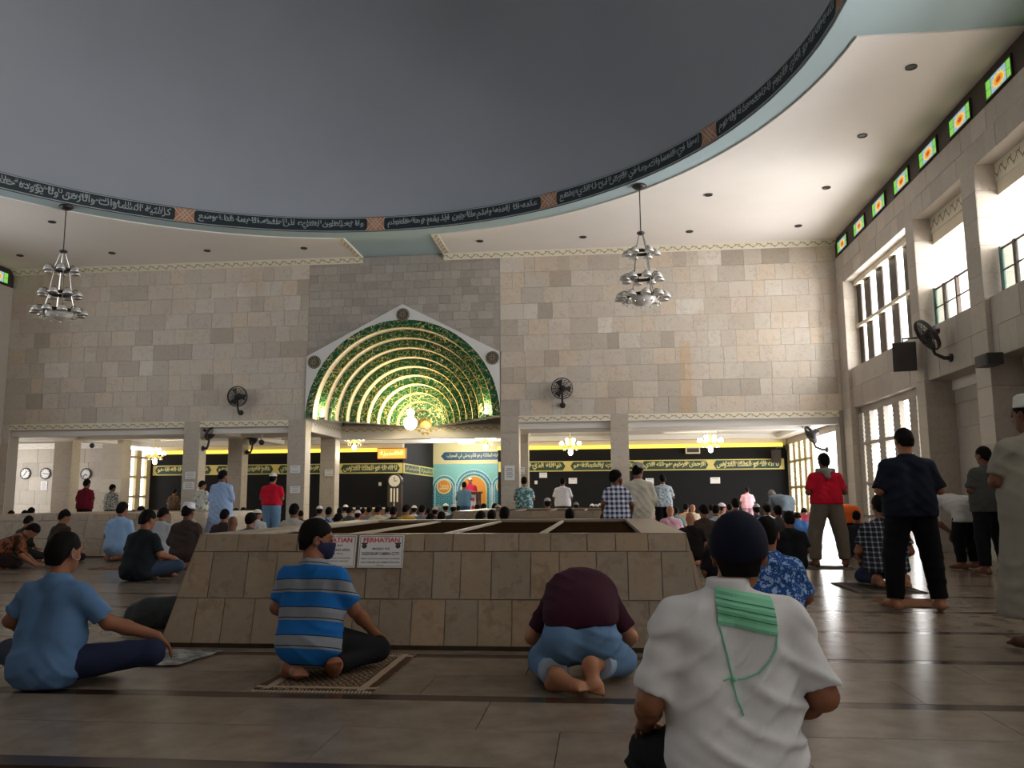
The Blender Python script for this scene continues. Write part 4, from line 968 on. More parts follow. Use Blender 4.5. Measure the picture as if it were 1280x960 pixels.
M_rugb = rug_mat('brown_rug', (.085, .045, .026), (.34, .27, .19), (.33, .26, .18)); M_rugo = rug_mat('orange_rug', (.20, .085, .045), (.09, .05, .03), (.3, .18, .1)); M_rugd = rug_mat('dark_rug', (.06, .05, .045), (.16, .13, .1), (.12, .1, .08))
M_fr = mat('fringe_cream', (.42, .34, .25), .9)
rug(-1.60, 5.17, .68, 1.08, .0, M_rugb, 'brown patterned prayer rug under the striped-shirt man', M_fr)
rug(2.98, 8.75, .55, .72, -.1, M_rugo, 'orange-brown rug between the feet of the navy-clad man'); rug(3.1, 10.15, .75, 1.1, 0, M_rugd, 'dark rug under the kneeling man in checked shirt'); rug(3.2, 12.98, .8, .6, 0, M_rugd, 'dark rug between the feet of the red-shirted man')
rug(-7.62, 12.9, .6, 1.0, 0, M_rugo, 'brown rug under the seated man with the white cap')
# crumpled newspaper beside the blue-shirted man
m, nt, bs = nodes('newsprint'); g = N(nt, 'ShaderNodeNewGeometry'); n_ = noise(nt, 9, 3, g.outputs['Position']); nt.links.new(ramp(nt, n_.outputs[0], [(.4, (.10, .10, .11)), (.5, (.22, .21, .20)), (.58, (.36, .34, .31))]), bs.inputs['Base Color']); bs.inputs['Roughness'].default_value = .9
q = MB(); n = 12; hgt = [[.006+.012*random.random() for _ in range(n+1)] for _ in range(n+1)]
for i in range(n):
    for j in range(n):
        P = lambda a, c: (-.3+.6*a/n+.06*(c/n), -.27+.54*c/n, hgt[a][c]); q.quad(P(i, j), P(i+1, j), P(i+1, j+1), P(i, j+1))
tag(q.build('newspaper', m, loc=(-2.98, 5.48, 0), smooth=True), 'crumpled grey newspaper sheet beside the blue-shirted man', 'newspaper')
# ================================================================== people: bodies and clothes grown from distance fields
def V3(*a): return np.array(a, float)
class Vol:
    def __init__(s, lo, hi, h):
        s.h = h; s.lo = np.array(lo); s.n = np.ceil((np.array(hi)-s.lo)/h).astype(int)+1
        s.ax = [s.lo[i]+h*np.arange(s.n[i]) for i in range(3)]; s.d = np.full(s.n, .5, np.float32)
    def region(s, lo, hi):
        i0 = np.clip(np.floor((np.array(lo)-s.lo)/s.h).astype(int), 0, s.n-1); i1 = np.clip(np.ceil((np.array(hi)-s.lo)/s.h).astype(int)+1, 1, s.n)
        sl = tuple(slice(a, c) for a, c in zip(i0, i1))
        return sl, s.ax[0][sl[0]][:, None, None], s.ax[1][sl[1]][None, :, None], s.ax[2][sl[2]][None, None, :]
    def put(s, p):
        kind, k = p[0], p[-1]
        if kind in 'cC':
            a, c, ra, rc = p[1:5]; m = max(ra, rc)+k+.03
            sl, X, Y, Z = s.region(np.minimum(a, c)-m, np.maximum(a, c)+m)
            ba = c-a; L2 = max(ba@ba, 1e-9); qx, qy, qz = X-a[0], Y-a[1], Z-a[2]
            t0 = (qx*ba[0]+qy*ba[1]+qz*ba[2])/L2; t = np.clip(t0, 0, 1)
            d = np.sqrt((qx-t*ba[0])**2+(qy-t*ba[1])**2+(qz-t*ba[2])**2)-(ra+(rc-ra)*t)
            if kind == 'C': d = np.maximum(d, (t0-1)*math.sqrt(L2))
        else:
            c, r, R = p[1:4]; m = max(r)+k+.03
            sl, X, Y, Z = s.region(c-m, c+m); qx, qy, qz = X-c[0], Y-c[1], Z-c[2]
            u = [(R[0][i]*qx+R[1][i]*qy+R[2][i]*qz) for i in range(3)]
            k0 = np.sqrt(sum((u[i]/r[i])**2 for i in range(3))); k1 = np.sqrt(sum((u[i]/r[i]**2)**2 for i in range(3)))+1e-6
            d = k0*(k0-1)/k1
        o = s.d[sl]
        if kind == 's': s.d[sl] = np.maximum(o, -d)
        elif k <= 0: s.d[sl] = np.minimum(o, d)
        else:
            hh = np.clip(.5+.5*(o-d)/k, 0, 1); s.d[sl] = o*(1-hh)+d*hh-k*hh*(1-hh)
def surface(d, lo, h):
    """dual surface of the field's zero set"""
    S = d < 0; nx, ny, nz = d.shape
    cnt = np.zeros((nx-1, ny-1, nz-1), np.int8)
    for i in (0, 1):
        for j in (0, 1):
            for k in (0, 1): cnt += S[i:nx-1+i, j:ny-1+j, k:nz-1+k]
    I, J, K = np.nonzero((cnt > 0) & (cnt < 8))
    idx = np.full(cnt.shape, -1, np.int64); idx[I, J, K] = np.arange(len(I))
    acc = np.zeros((len(I), 3)); num = np.zeros(len(I))
    corners = [(i, j, k) for i in (0, 1) for j in (0, 1) for k in (0, 1)]
    cv = {c: d[I+c[0], J+c[1], K+c[2]].astype(float) for c in corners}
    for a in corners:
        for ax in range(3):
            if a[ax]: continue
            c = tuple(a[i]+(i == ax) for i in range(3)); va, vc = cv[a], cv[c]; m = (va < 0) != (vc < 0)
            t = np.where(m, va/np.where(m, va-vc, 1), 0)
            for i in range(3): acc[:, i] += np.where(m, a[i]+(t if i == ax else 0), 0)
            num += m
    P = (np.stack([I, J, K], 1)+acc/num[:, None])*h+lo
    F = []
    for ax in range(3):
        A = np.moveaxis(S, ax, 0); G = np.moveaxis(idx, ax, 0)
        e = A[:-1] != A[1:]; e = e[:, 1:-1, 1:-1]; a, u, v = np.nonzero(e); u = u+1; v = v+1
        q = np.stack([G[a, u-1, v-1], G[a, u, v-1], G[a, u, v], G[a, u-1, v]], 1)
        fl = A[a, u, v]
        if ax == 1: fl = ~fl
        q[~fl] = q[~fl][:, ::-1]; F.append(q)
    F = np.concatenate(F); F = F[(F >= 0).all(1)]
    return P, F
def grow(name, prims, h, post=None):
    lo = np.min([np.minimum(p[1], p[2])-max(p[3:5]) if p[0] in 'cC' else p[1]-max(p[2]) for p in prims if p[0] != 's'], 0)-3*h-.02
    hi = np.max([np.maximum(p[1], p[2])+max(p[3:5]) if p[0] in 'cC' else p[1]+max(p[2]) for p in prims if p[0] != 's'], 0)+3*h+.02
    v = Vol(lo, hi, h)
    for p in prims: v.put(p)
    if post is not None: v.d = post(v.d, v.ax[0][:, None, None], v.ax[1][None, :, None], v.ax[2][None, None, :]).astype(np.float32)
    v.d[0] = v.d[-1] = .1; v.d[:, 0] = v.d[:, -1] = .1; v.d[:, :, 0] = v.d[:, :, -1] = .1
    P, F = surface(v.d, v.lo, h)
    me = bpy.data.meshes.new(name); me.vertices.add(len(P)); me.vertices.foreach_set('co', P.ravel().astype(np.float32))
    me.loops.add(len(F)*4); me.loops.foreach_set('vertex_index', F.ravel().astype(np.int32)); me.polygons.add(len(F)); me.polygons.foreach_set('loop_start', np.arange(len(F), dtype=np.int32)*4)
    me.update(calc_edges=True); me.polygons.foreach_set('use_smooth', np.ones(len(F), bool)); me.validate(); me.materials.append(None); return me
def rotm(yaw=0, pitch=0, roll=0):      # yaw left about Z, pitch down (nod) about X, roll about Y
    cy, sy, cp, sp, cr, sr = math.cos(yaw), math.sin(yaw), math.cos(pitch), math.sin(pitch), math.cos(roll), math.sin(roll)
    Rz = np.array([[cy, -sy, 0], [sy, cy, 0], [0, 0, 1]]); Rx = np.array([[1, 0, 0], [0, cp, sp], [0, -sp, cp]]); Ry = np.array([[cr, 0, sr], [0, 1, 0], [-sr, 0, cr]])
    return Rz @ Rx @ Ry
EYE = np.eye(3)
# ---- poses: joints in metres, facing +Y, floor at 0; index 0 left, 1 right
def make_pose(pel, lean=0, side=0, twist=0, head=(0, 0), long=1.0, width=1.0, **kw):
    pel = V3(*pel); R = rotm(twist, lean, side)
    U = lambda *v: pel+R @ V3(*v)
    P = dict(pel=pel, R=R, chest=U(0, .0, .30*long), neck=U(0, -.005, .455*long), sho=[U(-.165*width, -.0, .362*long), U(.165*width, 0, .362*long)], belly=U(0, .01, .12))
    hb = R @ V3(0, .0, .09)
    P['head'] = P['neck']+V3(0, .035, 0)*math.cos(lean)+hb*.0+V3(0, math.sin(lean)*.09, .135*max(.25, math.cos(lean)))
    P['HR'] = rotm(head[0]+twist*.5, head[1]+lean*.6, 0)
    P.update(kw); P['w'] = width; return P
def kneel(lean=.06, **kw):
    b = dict(hip=[V3(-.085, 0, .22), V3(.085, 0, .22)], kne=[V3(-.15, .38, .085), V3(.15, .38, .085)], ank=[V3(-.09, -.07, .075), V3(.09, -.07, .075)], toe=[V3(-.05, -.22, .035), V3(.05, -.22, .035)],
             elb=[V3(-.232, .02, .385), V3(.232, .02, .385)], wri=[V3(-.15, .24, .255), V3(.15, .24, .255)], hd=[V3(0, .95, -.25), V3(0, .95, -.25)])
    b.update(kw); return make_pose((0, 0, .23), lean, **b)
def cross(lean=.16, **kw):
    b = dict(hip=[V3(-.09, 0, .13), V3(.09, 0, .13)], kne=[V3(-.37, .27, .16), V3(.37, .27, .16)], ank=[V3(.12, .33, .075), V3(-.12, .38, .075)], toe=[V3(.27, .33, .04), V3(-.27, .38, .04)],
             elb=[V3(-.245, .08, .31), V3(.245, .08, .31)], wri=[V3(-.3, .27, .25), V3(.3, .27, .25)], hd=[V3(.2, .9, -.3), V3(-.2, .9, -.3)])
    b.update(kw); return make_pose((0, 0, .14), lean, **b)
def stand(lean=.02, spread=.12, **kw):
    b = dict(hip=[V3(-.09, 0, .90), V3(.09, 0, .90)], kne=[V3(-spread*.95, .02, .49), V3(spread*.95, .02, .49)], ank=[V3(-spread*1.1, -.03, .09), V3(spread*1.1, -.03, .09)], toe=[V3(-spread*1.35, .16, .035), V3(spread*1.35, .16, .035)],
             elb=[V3(-.238, -.0, 1.07), V3(.238, -.0, 1.07)], wri=[V3(-.07, .2, 1.08), V3(.08, .21, 1.11)], hd=[V3(.9, .2, .05), V3(-.9, .2, .05)])
    b.update(kw); return make_pose((0, 0, .93), lean, **b)
def bowed(**kw):        # kneeling, folded forward over the thighs
    b = dict(hip=[V3(-.1, -.02, .25), V3(.1, -.02, .25)], kne=[V3(-.2, .30, .09), V3(.2, .30, .09)], ank=[V3(-.13, -.12, .085), V3(.13, -.12, .085)], toe=[V3(-.06, -.27, .03), V3(.05, -.27, .03)],
             elb=[V3(-.30, .36, .22), V3(.30, .36, .22)], wri=[V3(-.2, .55, .06), V3(.2, .55, .06)], hd=[V3(.1, 1, -.1), V3(-.1, 1, -.1)])
    b.update(kw); return make_pose((0, 0, .27), 1.0, **b)
def ruku(**kw):         # standing, bent at the hips
    b = dict(hip=[V3(-.09, -.08, .88), V3(.09, -.08, .88)], kne=[V3(-.13, -.02, .48), V3(.13, -.02, .48)], ank=[V3(-.13, -.06, .09), V3(.13, -.06, .09)], toe=[V3(-.16, .13, .035), V3(.16, .13, .035)],
             elb=[V3(-.22, .28, .72), V3(.22, .28, .72)], wri=[V3(-.15, .08, .54), V3(.15, .08, .54)], hd=[V3(0, .1, -1), V3(0, .1, -1)])
    b.update(kw); return make_pose((0, -.08, .92), 1.25, **b)
def unit(v): return v/max(1e-9, np.linalg.norm(v))
def head_prims(P, fine):
    c, R = P['head'], P['HR']; H = lambda *v: c+R @ V3(*v); E = lambda p, r, k=.02, kind='e': (kind, H(*p), np.array(r), R, k)
    pr = [('c', P['neck']-P['R'] @ V3(0, 0, .03), H(0, -.02, -.05), .056, .052, .03),
          E((0, -.012, .03), (.076, .097, .092)), E((0, .022, -.045), (.060, .070, .068), .035), E((0, .05, -.085), (.034, .036, .03), .03)]
    for s in (-1, 1): pr.append(E((s*.077, -.008, -.012), (.011, .021, .033), .008))
    pr += [('c', H(0, .088, .012), H(0, .106, -.026), .009, .014, .012), E((0, .088, -.055), (.024, .012, .009), .01), E((0, .082, .03), (.05, .016, .012), .02)]
    if fine:
        for s in (-1, 1): pr += [E((s*.031, .096, .006), (.017, .012, .010), 0, 's'), E((s*.031, .082, .005), (.013, .013, .012), .002), E((s*.014, .098, -.03), (.009, .010, .007), .008)]
        for s in (-1, 1): pr.append(E((s*.08, -.004, -.012), (.004, .011, .02), 0, 's'))
    return pr
def hand_prims(w, d, side, curl=.5):
    d = unit(d); up = unit(V3(0, 0, 1)-d*d[2]) if abs(d[2]) < .9 else unit(V3(0, 1, 0)-d*d[1]); s = np.cross(d, up)*side     # s points outward... thumb on the inner side
    pr = []
    for j, (o, L) in enumerate(((-.030, .070), (-.010, .080), (.010, .074), (.029, .058))):
        kn = w+d*(.088-.004*abs(j-1.3))+s*o
        pr.append(('c', w+d*.015+s*o*.55, kn, .0145, .0115, .012))
        m = kn+(d*math.cos(curl*.6)-up*math.sin(curl*.6))*L*.5+s*o*.1
        pr += [('c', kn, m, .0100, .0092, .004), ('c', m, m+(d*math.cos(curl*1.4)-up*math.sin(curl*1.4))*L*.5, .0092, .0080, .003)]
    b0 = w+d*.028-s*.03; m = b0+unit(d*.7-s*.75-up*.1)*.042
    pr += [('c', w+d*.02-s*.012, b0, .016, .0135, .012), ('c', b0, m, .0125, .0105, .006), ('c', m, m+unit(d*.95-s*.3-up*.25)*.034, .0105, .0088, .003)]
    return pr
def foot_prims(a, t, fine, flat=None):
    d = unit(t-a); f = V3(d[0], d[1], 0) if flat else d
    heel = a-unit(V3(d[0], d[1], 0)+1e-6)*.045+V3(0, 0, -min(.045, max(0, a[2]-.035)))
    ball = a+(t-a)*.72; lat = unit(np.cross(d, V3(0, 0, 1)))
    pr = [('c', a, heel, .043, .033, .03), ('c', heel, ball, .033, .03, .03), ('c', a, ball, .040, .026, .03), ('c', ball-lat*.02, ball+lat*.02, .026, .026, .02)]
    for j in range(5):
        o = (j-2)*.0175; L = (.05, .046, .043, .039, .034)[j]
        st = ball+lat*o; pr.append(('c', st, st+unit(t-a)*L, .0125 if j else .0155, .009 if j else .012, .006 if fine else .015))
    return pr
def body_prims(P, fine, feet=True):
    pr = []; wd = P['w']
    for s in (-1, 1):
        pr.append(('c', P['pel']+P['R'] @ V3(s*.065*wd, 0, 0), P['chest']+P['R'] @ V3(s*.06*wd, .015, .0), .09, .07, .05))
    for i in (0, 1):
        pr += [('c', P['neck']-P['R'] @ V3(0, 0, .055), P['sho'][i]-P['R'] @ V3(0, 0, .012), .04, .042, .04), ('c', P['sho'][i], P['elb'][i], .049, .041, .03), ('c', P['elb'][i], P['elb'][i]*.65+P['wri'][i]*.35, .041, .041, .02), ('c', P['elb'][i]*.65+P['wri'][i]*.35, P['wri'][i], .041, .027, .02)]
        pr += [('c', P['hip'][i], P['kne'][i], .078, .055, .04), ('c', P['kne'][i], P['kne'][i]*.6+P['ank'][i]*.4, .052, .052, .03), ('c', P['kne'][i]*.6+P['ank'][i]*.4, P['ank'][i], .052, .037, .03)]
        if fine: pr += hand_prims(P['wri'][i], P['hd'][i], 1 if i else -1, P.get('curl', .5))
        else: pr.append(('c', P['wri'][i], P['wri'][i]+unit(P['hd'][i])*.13, .028, .02, .02))
        pr += foot_prims(P['ank'][i], P['toe'][i], fine)
    return pr + head_prims(P, fine)
def shirt_prims(P, sleeve, loose=0, seat=True):
    pr = []; wd = P['w']; R = P['R']
    for s in (-1, 1):
        pr.append(('c', P['pel']+R @ V3(s*.075*wd, 0, -.01), P['belly']+R @ V3(s*.072*wd, 0, .02), .120+loose, .112+loose, .06))
        pr.append(('c', P['belly']+R @ V3(s*.072*wd, 0, .02), P['chest']+R @ V3(s*.078*wd, 0, .015), .112+loose, .100+loose*.6, .06))
    for i in (0, 1):
        pr.append(('c', P['neck']-R @ V3(0, .0, .045), P['sho'][i]-R @ V3(0, 0, .006), .052, .055, .06))
        a, e, w = P['sho'][i], P['elb'][i], P['wri'][i]
        if sleeve <= 1: pr.append(('C', a, a+(e-a)*sleeve, .060, .060+loose*.35, .035))
        else:
            pr += [('c', a, e, .060, .052+loose*.3, .035), ('C', e, e+(w-e)*(sleeve-1), .054+loose*.4, .042, .02)]
    pr.append(('C', P['neck']-R @ V3(0, 0, .05), P['neck']+R @ V3(0, .0, .012), .074, .064, .03))
    return pr
def trouser_prims(P, cuff=.93, loose=0, start=.0):
    pr = []
    for s in (-1, 1): pr.append(('c', P['pel']+V3(s*.07, 0, .03), P['pel']+V3(s*.075, 0, -.03), .122, .122, .05))
    for i in (0, 1):
        h, k, a = P['hip'][i], P['kne'][i], P['ank'][i]
        pr += [('c', h, k, .104+loose, .074+loose, .03), ('C', k, k+(a-k)*cuff, .074+loose, .052+loose, .02)]
    return pr
def folds(amp, ph=0, f=1.0):
    """narrow creases running slantwise, gathered in patches"""
    def post(d, X, Y, Z):
        def crease(a): return 2*np.exp(-(np.abs(((a/math.pi) % 2)-1)/.30)**2)-.7
        w1 = 1.2*np.sin(6*X+5*Y+ph)+.9*np.sin(8*Z-5*X+2*ph); w2 = 1.1*np.sin(7*Z+4*X-ph)+.8*np.sin(11*X-3*Y+ph)
        g1 = np.clip(.3+1.0*np.sin(7*X-6*Z+ph), 0, 1); g2 = np.clip(.25+1.0*np.sin(8*Z+6*X+1.7*ph), 0, 1); g3 = np.clip(.15+.9*np.sin(5*Z-4*X+1.3*ph+1), 0, 1)
        w = crease(f*(38*X+50*Z+12*Y)+2.2*w1+ph)*g1 + .9*crease(f*(-46*X+40*Z-10*Y)+2.2*w2+2*ph)*g2 + .5*np.sin(f*(70*Z+16*X)+3*w1)*g3
        return d-amp*w*np.clip(1-np.abs(d)/.05, 0, 1)
    return post
def chain(*fs):
    def post(d, X, Y, Z):
        for f in fs:
            if f is not None: d = f(d, X, Y, Z)
        return d
    return post
def cut_below(z): return lambda d, X, Y, Z: np.maximum(d, z-Z)
def cut_floor(d, X, Y, Z): return np.maximum(d, .004-Z)
def hair_mesh(P, h, style):
    c, R = P['head'], P['HR']
    r = {'short': (.0815, .1025, .0965), 'crop': (.079, .0995, .094), 'curly': (.094, .113, .106), 'long': (.086, .105, .10)}[style]
    pr = [('e', c+R @ V3(0, -.014, .030), np.array(r), R, 0), ('c', c+R @ V3(-.03, -.066, -.02), c+R @ V3(-.026, -.06, -.07), .036, .032, .04), ('c', c+R @ V3(.03, -.066, -.02), c+R @ V3(.026, -.06, -.07), .036, .032, .04)]
    def post(d, X, Y, Z):
        q = [R[0][i]*(X-c[0])+R[1][i]*(Y-c[1])+R[2][i]*(Z-c[2]) for i in range(3)]
        line = np.where(q[1] > -.01, .055+.78*(q[1]-.085), -.02+1.15*(q[1]+.01)); line = np.maximum(line, -.085)
        n = .0025*np.sin(90*q[0]+50*q[2])*np.sin(80*q[1]-40*q[2]) if style != 'curly' else .006*np.sin(70*q[0]+20)*np.sin(75*q[1])*np.sin(80*q[2])
        return np.maximum(d+n, (line-q[2])*.75)
    return grow('hair', pr, h, post)
def cap_mesh(P, h, style):
    c, R = P['head'], P['HR']
    if style == 'flat': pr = [('c', c+R @ V3(0, -.016, .05), c+R @ V3(0, -.02, .105), .094, .084, 0)]; lo, hi = .042, .130
    elif style == 'knit': pr = [('e', c+R @ V3(0, -.02, .022), np.array((.092, .113, .112)), R, 0)]; lo, hi = -.0, .2
    else: pr = [('e', c+R @ V3(0, -.014, .034), np.array((.0865, .1075, .102)), R, 0)]; lo, hi = .048, .2
    def post(d, X, Y, Z):
        q = [R[0][i]*(X-c[0])+R[1][i]*(Y-c[1])+R[2][i]*(Z-c[2]) for i in range(3)]
        tilt = .16*q[1] if style != 'knit' else .52*q[1]
        return np.maximum(np.maximum(d, lo+tilt-q[2]), q[2]-hi)
    return grow('cap', pr, h, post)
def mask_mesh(P, h):
    c, R = P['head'], P['HR']; H = lambda *v: c+R @ V3(*v)
    pr = [('e', H(0, .028, -.045), np.array((.068, .083, .068)), R, 0), ('c', H(0, .09, -.02), H(0, .088, -.08), .035, .036, .03)]
    for s in (-1, 1): pr.append(('c', H(s*.066, .03, -.02), H(s*.08, -.012, .012), .006, .005, .004))
    def post(d, X, Y, Z):
        q = [R[0][i]*(X-c[0])+R[1][i]*(Y-c[1])+R[2][i]*(Z-c[2]) for i in range(3)]
        body = np.maximum(np.maximum(d, (.004+.0*q[0])-q[1]), q[2]-(-.012+.12*np.clip(q[1]-.06, 0, 1)))
        return np.where((np.abs(q[0]) > .062) & (q[1] < .04), d, body)
    return grow('face_mask', pr, h, post)
_mc = {}
def lin(hexs):
    v = [int(hexs[i:i+2], 16)/255 for i in (0, 2, 4)]; return tuple(c/12.92 if c <= .04045 else ((c+.055)/1.055)**2.4 for c in v)
def cloth(hexs, rough=.9):
    if hexs not in _mc: _mc[hexs] = mat('cloth_'+hexs, lin(hexs), rough, spec=.2, var=.12, vs=14)
    return _mc[hexs]
M_skin = mat('skin_brown', lin('8a5a41'), .55, spec=.35, var=.08, vs=20); M_skin2 = mat('skin_dark', lin('6e4532'), .55, spec=.35, var=.08, vs=20); M_skin3 = mat('skin_tan', lin('a87457'), .55, spec=.35, var=.08, vs=20)
M_hair = mat('black_hair', (.006, .005, .005), .8, spec=.12); M_hairg = mat('grey_hair', (.22, .21, .20), .8, var=.3, vs=60); M_hairb = mat('brown_black_hair', (.022, .014, .010), .65)
_people_cache = {}
def figure(key, P, h, sleeve=.8, loose=0, hair='short', cap=None, mask=False, seat=True, hem=None, cuff=.93, tl=0, robe=None, amp=.004, ph=0, fine=False, tcut=None, extra=None, towel=False, tpost=None):
    """meshes of one figure; key caches figures that look alike"""
    if key in _people_cache: return _people_cache[key]
    o = {}
    o['body'] = grow('body', body_prims(P, fine), h if not fine else min(h, .0085), cut_floor)
    sp = shirt_prims(P, sleeve, loose)
    if seat:
        sp.append(('e', P['pel']+V3(0, -.02, -.03), np.array((.178*P['w']+loose, .150+loose, .15)), EYE, .06))
    if robe:        # long garment: skirt down to height robe
        lo = P['kne'][0]*.5+P['kne'][1]*.5; kz = robe
        for s in (-1, 1): sp.append(('c', P['pel']+V3(s*.06, 0, 0), V3(s*.12+P['pel'][0], P['pel'][1], kz-.02), .135+loose, .16+loose, .08))
    elif hem is not None and not seat:
        for s in (-1, 1): sp.append(('c', P['pel']+V3(s*.07*P['w'], 0, .02), V3(P['pel'][0]+s*.075*P['w'], P['pel'][1], hem-.02), .13+loose, .134+loose, .05))
    if extra: sp += extra
    o['shirt'] = grow('shirt', sp, h, chain(folds(amp, ph), cut_below(hem if hem is not None else .012), cut_below(robe) if robe else None))
    if robe is None or robe > .25: o['trousers'] = grow('trousers', trouser_prims(P, cuff, tl), h, chain(folds(amp*.9, ph+2), cut_floor, tpost))
    if hair: o['hair'] = hair_mesh(P, min(h, .014), hair)
    if cap: o['cap'] = cap_mesh(P, min(h, .012), cap)
    if mask: o['face_mask'] = mask_mesh(P, .006)
    if fine:
        c, R = P['head'], P['HR']; q = MB()
        for s in (-1, 1): q.ball(tuple(c+R @ V3(s*.031, .0855, .0055)), .0118, 10)
        e = q.mesh('eyes', None, True); o['eyes'] = e
    _people_cache[key] = o; return o
def person(meshes, loc, rz, label, mats, group=None, scale=1.0, name='person'):
    r = empty(name, (loc[0], loc[1], loc[2] if len(loc) > 2 else 0), rz); tag(r, label, 'person', group); r.scale = (scale,)*3
    for nm, me in meshes.items():
        c = bpy.data.objects.new(nm, me); COL.objects.link(c); c.parent = r
        m = mats.get(nm)
        if m is None: m = {'eyes': M_ink, 'body': M_skin, 'hair': M_hair}.get(nm, cloth('333338'))
        c.material_slots[0].link = 'OBJECT'; c.material_slots[0].material = m
    return r
# ---- patterned cloths (object space of the garment)
def pat(name, fn, rough=.9):
    m, nt, bs = nodes(name); tc = N(nt, 'ShaderNodeTexCoord'); sp = N(nt, 'ShaderNodeSeparateXYZ'); nt.links.new(tc.outputs['Object'], sp.inputs[0])
    nt.links.new(fn(nt, tc.outputs['Object'], *sp.outputs[:3]), bs.inputs['Base Color']); bs.inputs['Roughness'].default_value = rough; bs.inputs['Specular IOR Level'].default_value = .2; return m
def stripes(nt, v, X, Y, Z):
    zz = mth(nt, 'ADD', Z, mth(nt, 'MULTIPLY', Y, .25)); t = mth(nt, 'FRACT', mth(nt, 'MULTIPLY', mth(nt, 'ADD', zz, .015), 1/.168))
    c = mixc(nt, mth(nt, 'LESS_THAN', t, .46), lin('1d66b0'), lin('868b96'))
    for a in (.055, .43): c = mixc(nt, mth(nt, 'LESS_THAN', mth(nt, 'ABSOLUTE', mth(nt, 'SUBTRACT', t, a+.035)), .016), c, lin('15181f'))
    return c
M_stripe_polo = pat('striped_polo', stripes)
def batik(c0, c1, sc=26, thr=.56):
    def f(nt, v, X, Y, Z):
        n = noise(nt, sc, 2.5, v, .6); n2 = noise(nt, sc*2.4, 2, v, .5)
        k = mth(nt, 'MAXIMUM', mth(nt, 'GREATER_THAN', n.outputs[0], thr), mth(nt, 'GREATER_THAN', n2.outputs[0], thr+.06)); return mixc(nt, k, lin(c0), lin(c1))
    return f
def plaid(c0, c1, c2, per=.055, wd=.3):
    def f(nt, v, X, Y, Z):
        a = mth(nt, 'LESS_THAN', mth(nt, 'FRACT', mth(nt, 'MULTIPLY', Z, 1/per)), wd); c_ = mth(nt, 'LESS_THAN', mth(nt, 'FRACT', mth(nt, 'MULTIPLY', X, 1/per)), wd)
        return mixc(nt, mth(nt, 'MULTIPLY', a, c_), mixc(nt, mth(nt, 'MAXIMUM', a, c_), lin(c0), lin(c1)), lin(c2))
    return f
M_batik_blue = pat('blue_batik', batik('244f92', '93b2dc', 30, .57)); M_batik_teal = pat('teal_batik', batik('3f6670', '9fb9b6', 14, .53)); M_batik_white = pat('white_batik', batik('c9ccc4', '7f8a86', 16, .58)); M_batik_pale = pat('pale_batik', batik('b9c4cc', '7c8d9c', 15, .57)); M_batik_grey = pat('grey_batik', batik('b4b4ae', '5a5f62', 20, .55)); M_batik_navy = pat('navy_batik', batik('26407c', 'c3cbe0', 18, .55))
M_plaid = pat('checked_shirt', plaid('23262f', '5d626c', 'a8adb6', .05)); M_plaid_boy = pat('checked_boy_shirt', plaid('2b3860', '9aa3bd', 'e3e6f0', .075, .5)); M_strp_blue = pat('striped_blue_shirt', lambda nt, v, X, Y, Z: mixc(nt, mth(nt, 'GREATER_THAN', mth(nt, 'FRACT', mth(nt, 'MULTIPLY', X, 24.0)), .5), lin('b9cde6'), lin('8fabd0')))
M_brownbatik = pat('brown_batik', batik('7b4a30', '3a2118', 9, .52))
M_jeans = mat('jeans_blue', lin('5b7fa8'), .85, var=.25, vs=9); M_jeansd = mat('jeans_dark', lin('2f4058'), .85, var=.25, vs=9); M_jeansl = mat('jeans_faded', lin('6487a8'), .85, var=.3, vs=7)
# ================================================================== the people in the foreground
HF = .012
def yh(px): return 627.5-9.0*px/1280
def spot(px, Y): return across(px, 620, Y)[0], Y
# blue T-shirt, cross-legged, arm on the right knee
P = cross(.10, twist=-.12, head=(-.10, .06), width=1.12, long=1.06, elb=[V3(-.29, .04, .36), V3(.31, .10, .35)], wri=[V3(-.3, .30, .22), V3(.50, .30, .25)], hd=[V3(.3, .9, -.3), V3(.6, .5, -.75)], kne=[V3(-.42, .2, .15), V3(.52, .22, .17)], ank=[V3(.05, .38, .075), V3(-.02, .30, .075)], toe=[V3(.2, .40, .04), V3(-.17, .36, .04)])
m = figure('blue_tee', P, HF, .82, .010, 'short', fine=True, amp=.004, ph=.6)
r = person(m, (spot(62, 4.55)[0], 4.62), -.08, 'man in blue T-shirt sitting cross-legged at the lower left, seen from behind', dict(shirt=cloth('56779f'), trousers=cloth('262d46'), body=M_skin), scale=.99)
def loops(r, P, side):
    c, R = P['head'], P['HR']; q = MB()
    q.tube([tuple(c+R @ V3(side*x, y, z)) for x, y, z in ((.07, .05, -.04), (.085, .012, -.045), (.0905, -.025, -.03), (.0905, -.035, 0), (.086, -.02, .022))], .0022, 5); q.build('mask_loop', cloth('9a9a9a'), r, True)
loops(r, P, 1)
# striped polo, kneeling, face turned right with navy mask
P = kneel(.05, twist=-.10, head=(-.95, .16), width=1.06, long=1.0, elb=[V3(-.235, .02, .40), V3(.25, .09, .385)], wri=[V3(-.16, .24, .27), V3(.285, .32, .222)], hd=[V3(0, .95, -.25), V3(.05, .9, -.38)], kne=[V3(-.15, .38, .085), V3(.30, .36, .11)], ank=[V3(-.09, -.07, .075), V3(.17, -.02, .075)], toe=[V3(.03, -.16, .04), V3(.24, -.16, .12)])
m = figure('striped', P, HF, .80, .006, 'short', mask=True, fine=True, amp=.0045, ph=1.9)
person(m, (spot(388, 4.9)[0], 4.95, .009), -.12, 'man in blue and grey striped polo kneeling on brown rug, face turned right', dict(shirt=M_stripe_polo, trousers=cloth('17171b'), face_mask=cloth('2b2f4f'), body=M_skin), scale=.975)
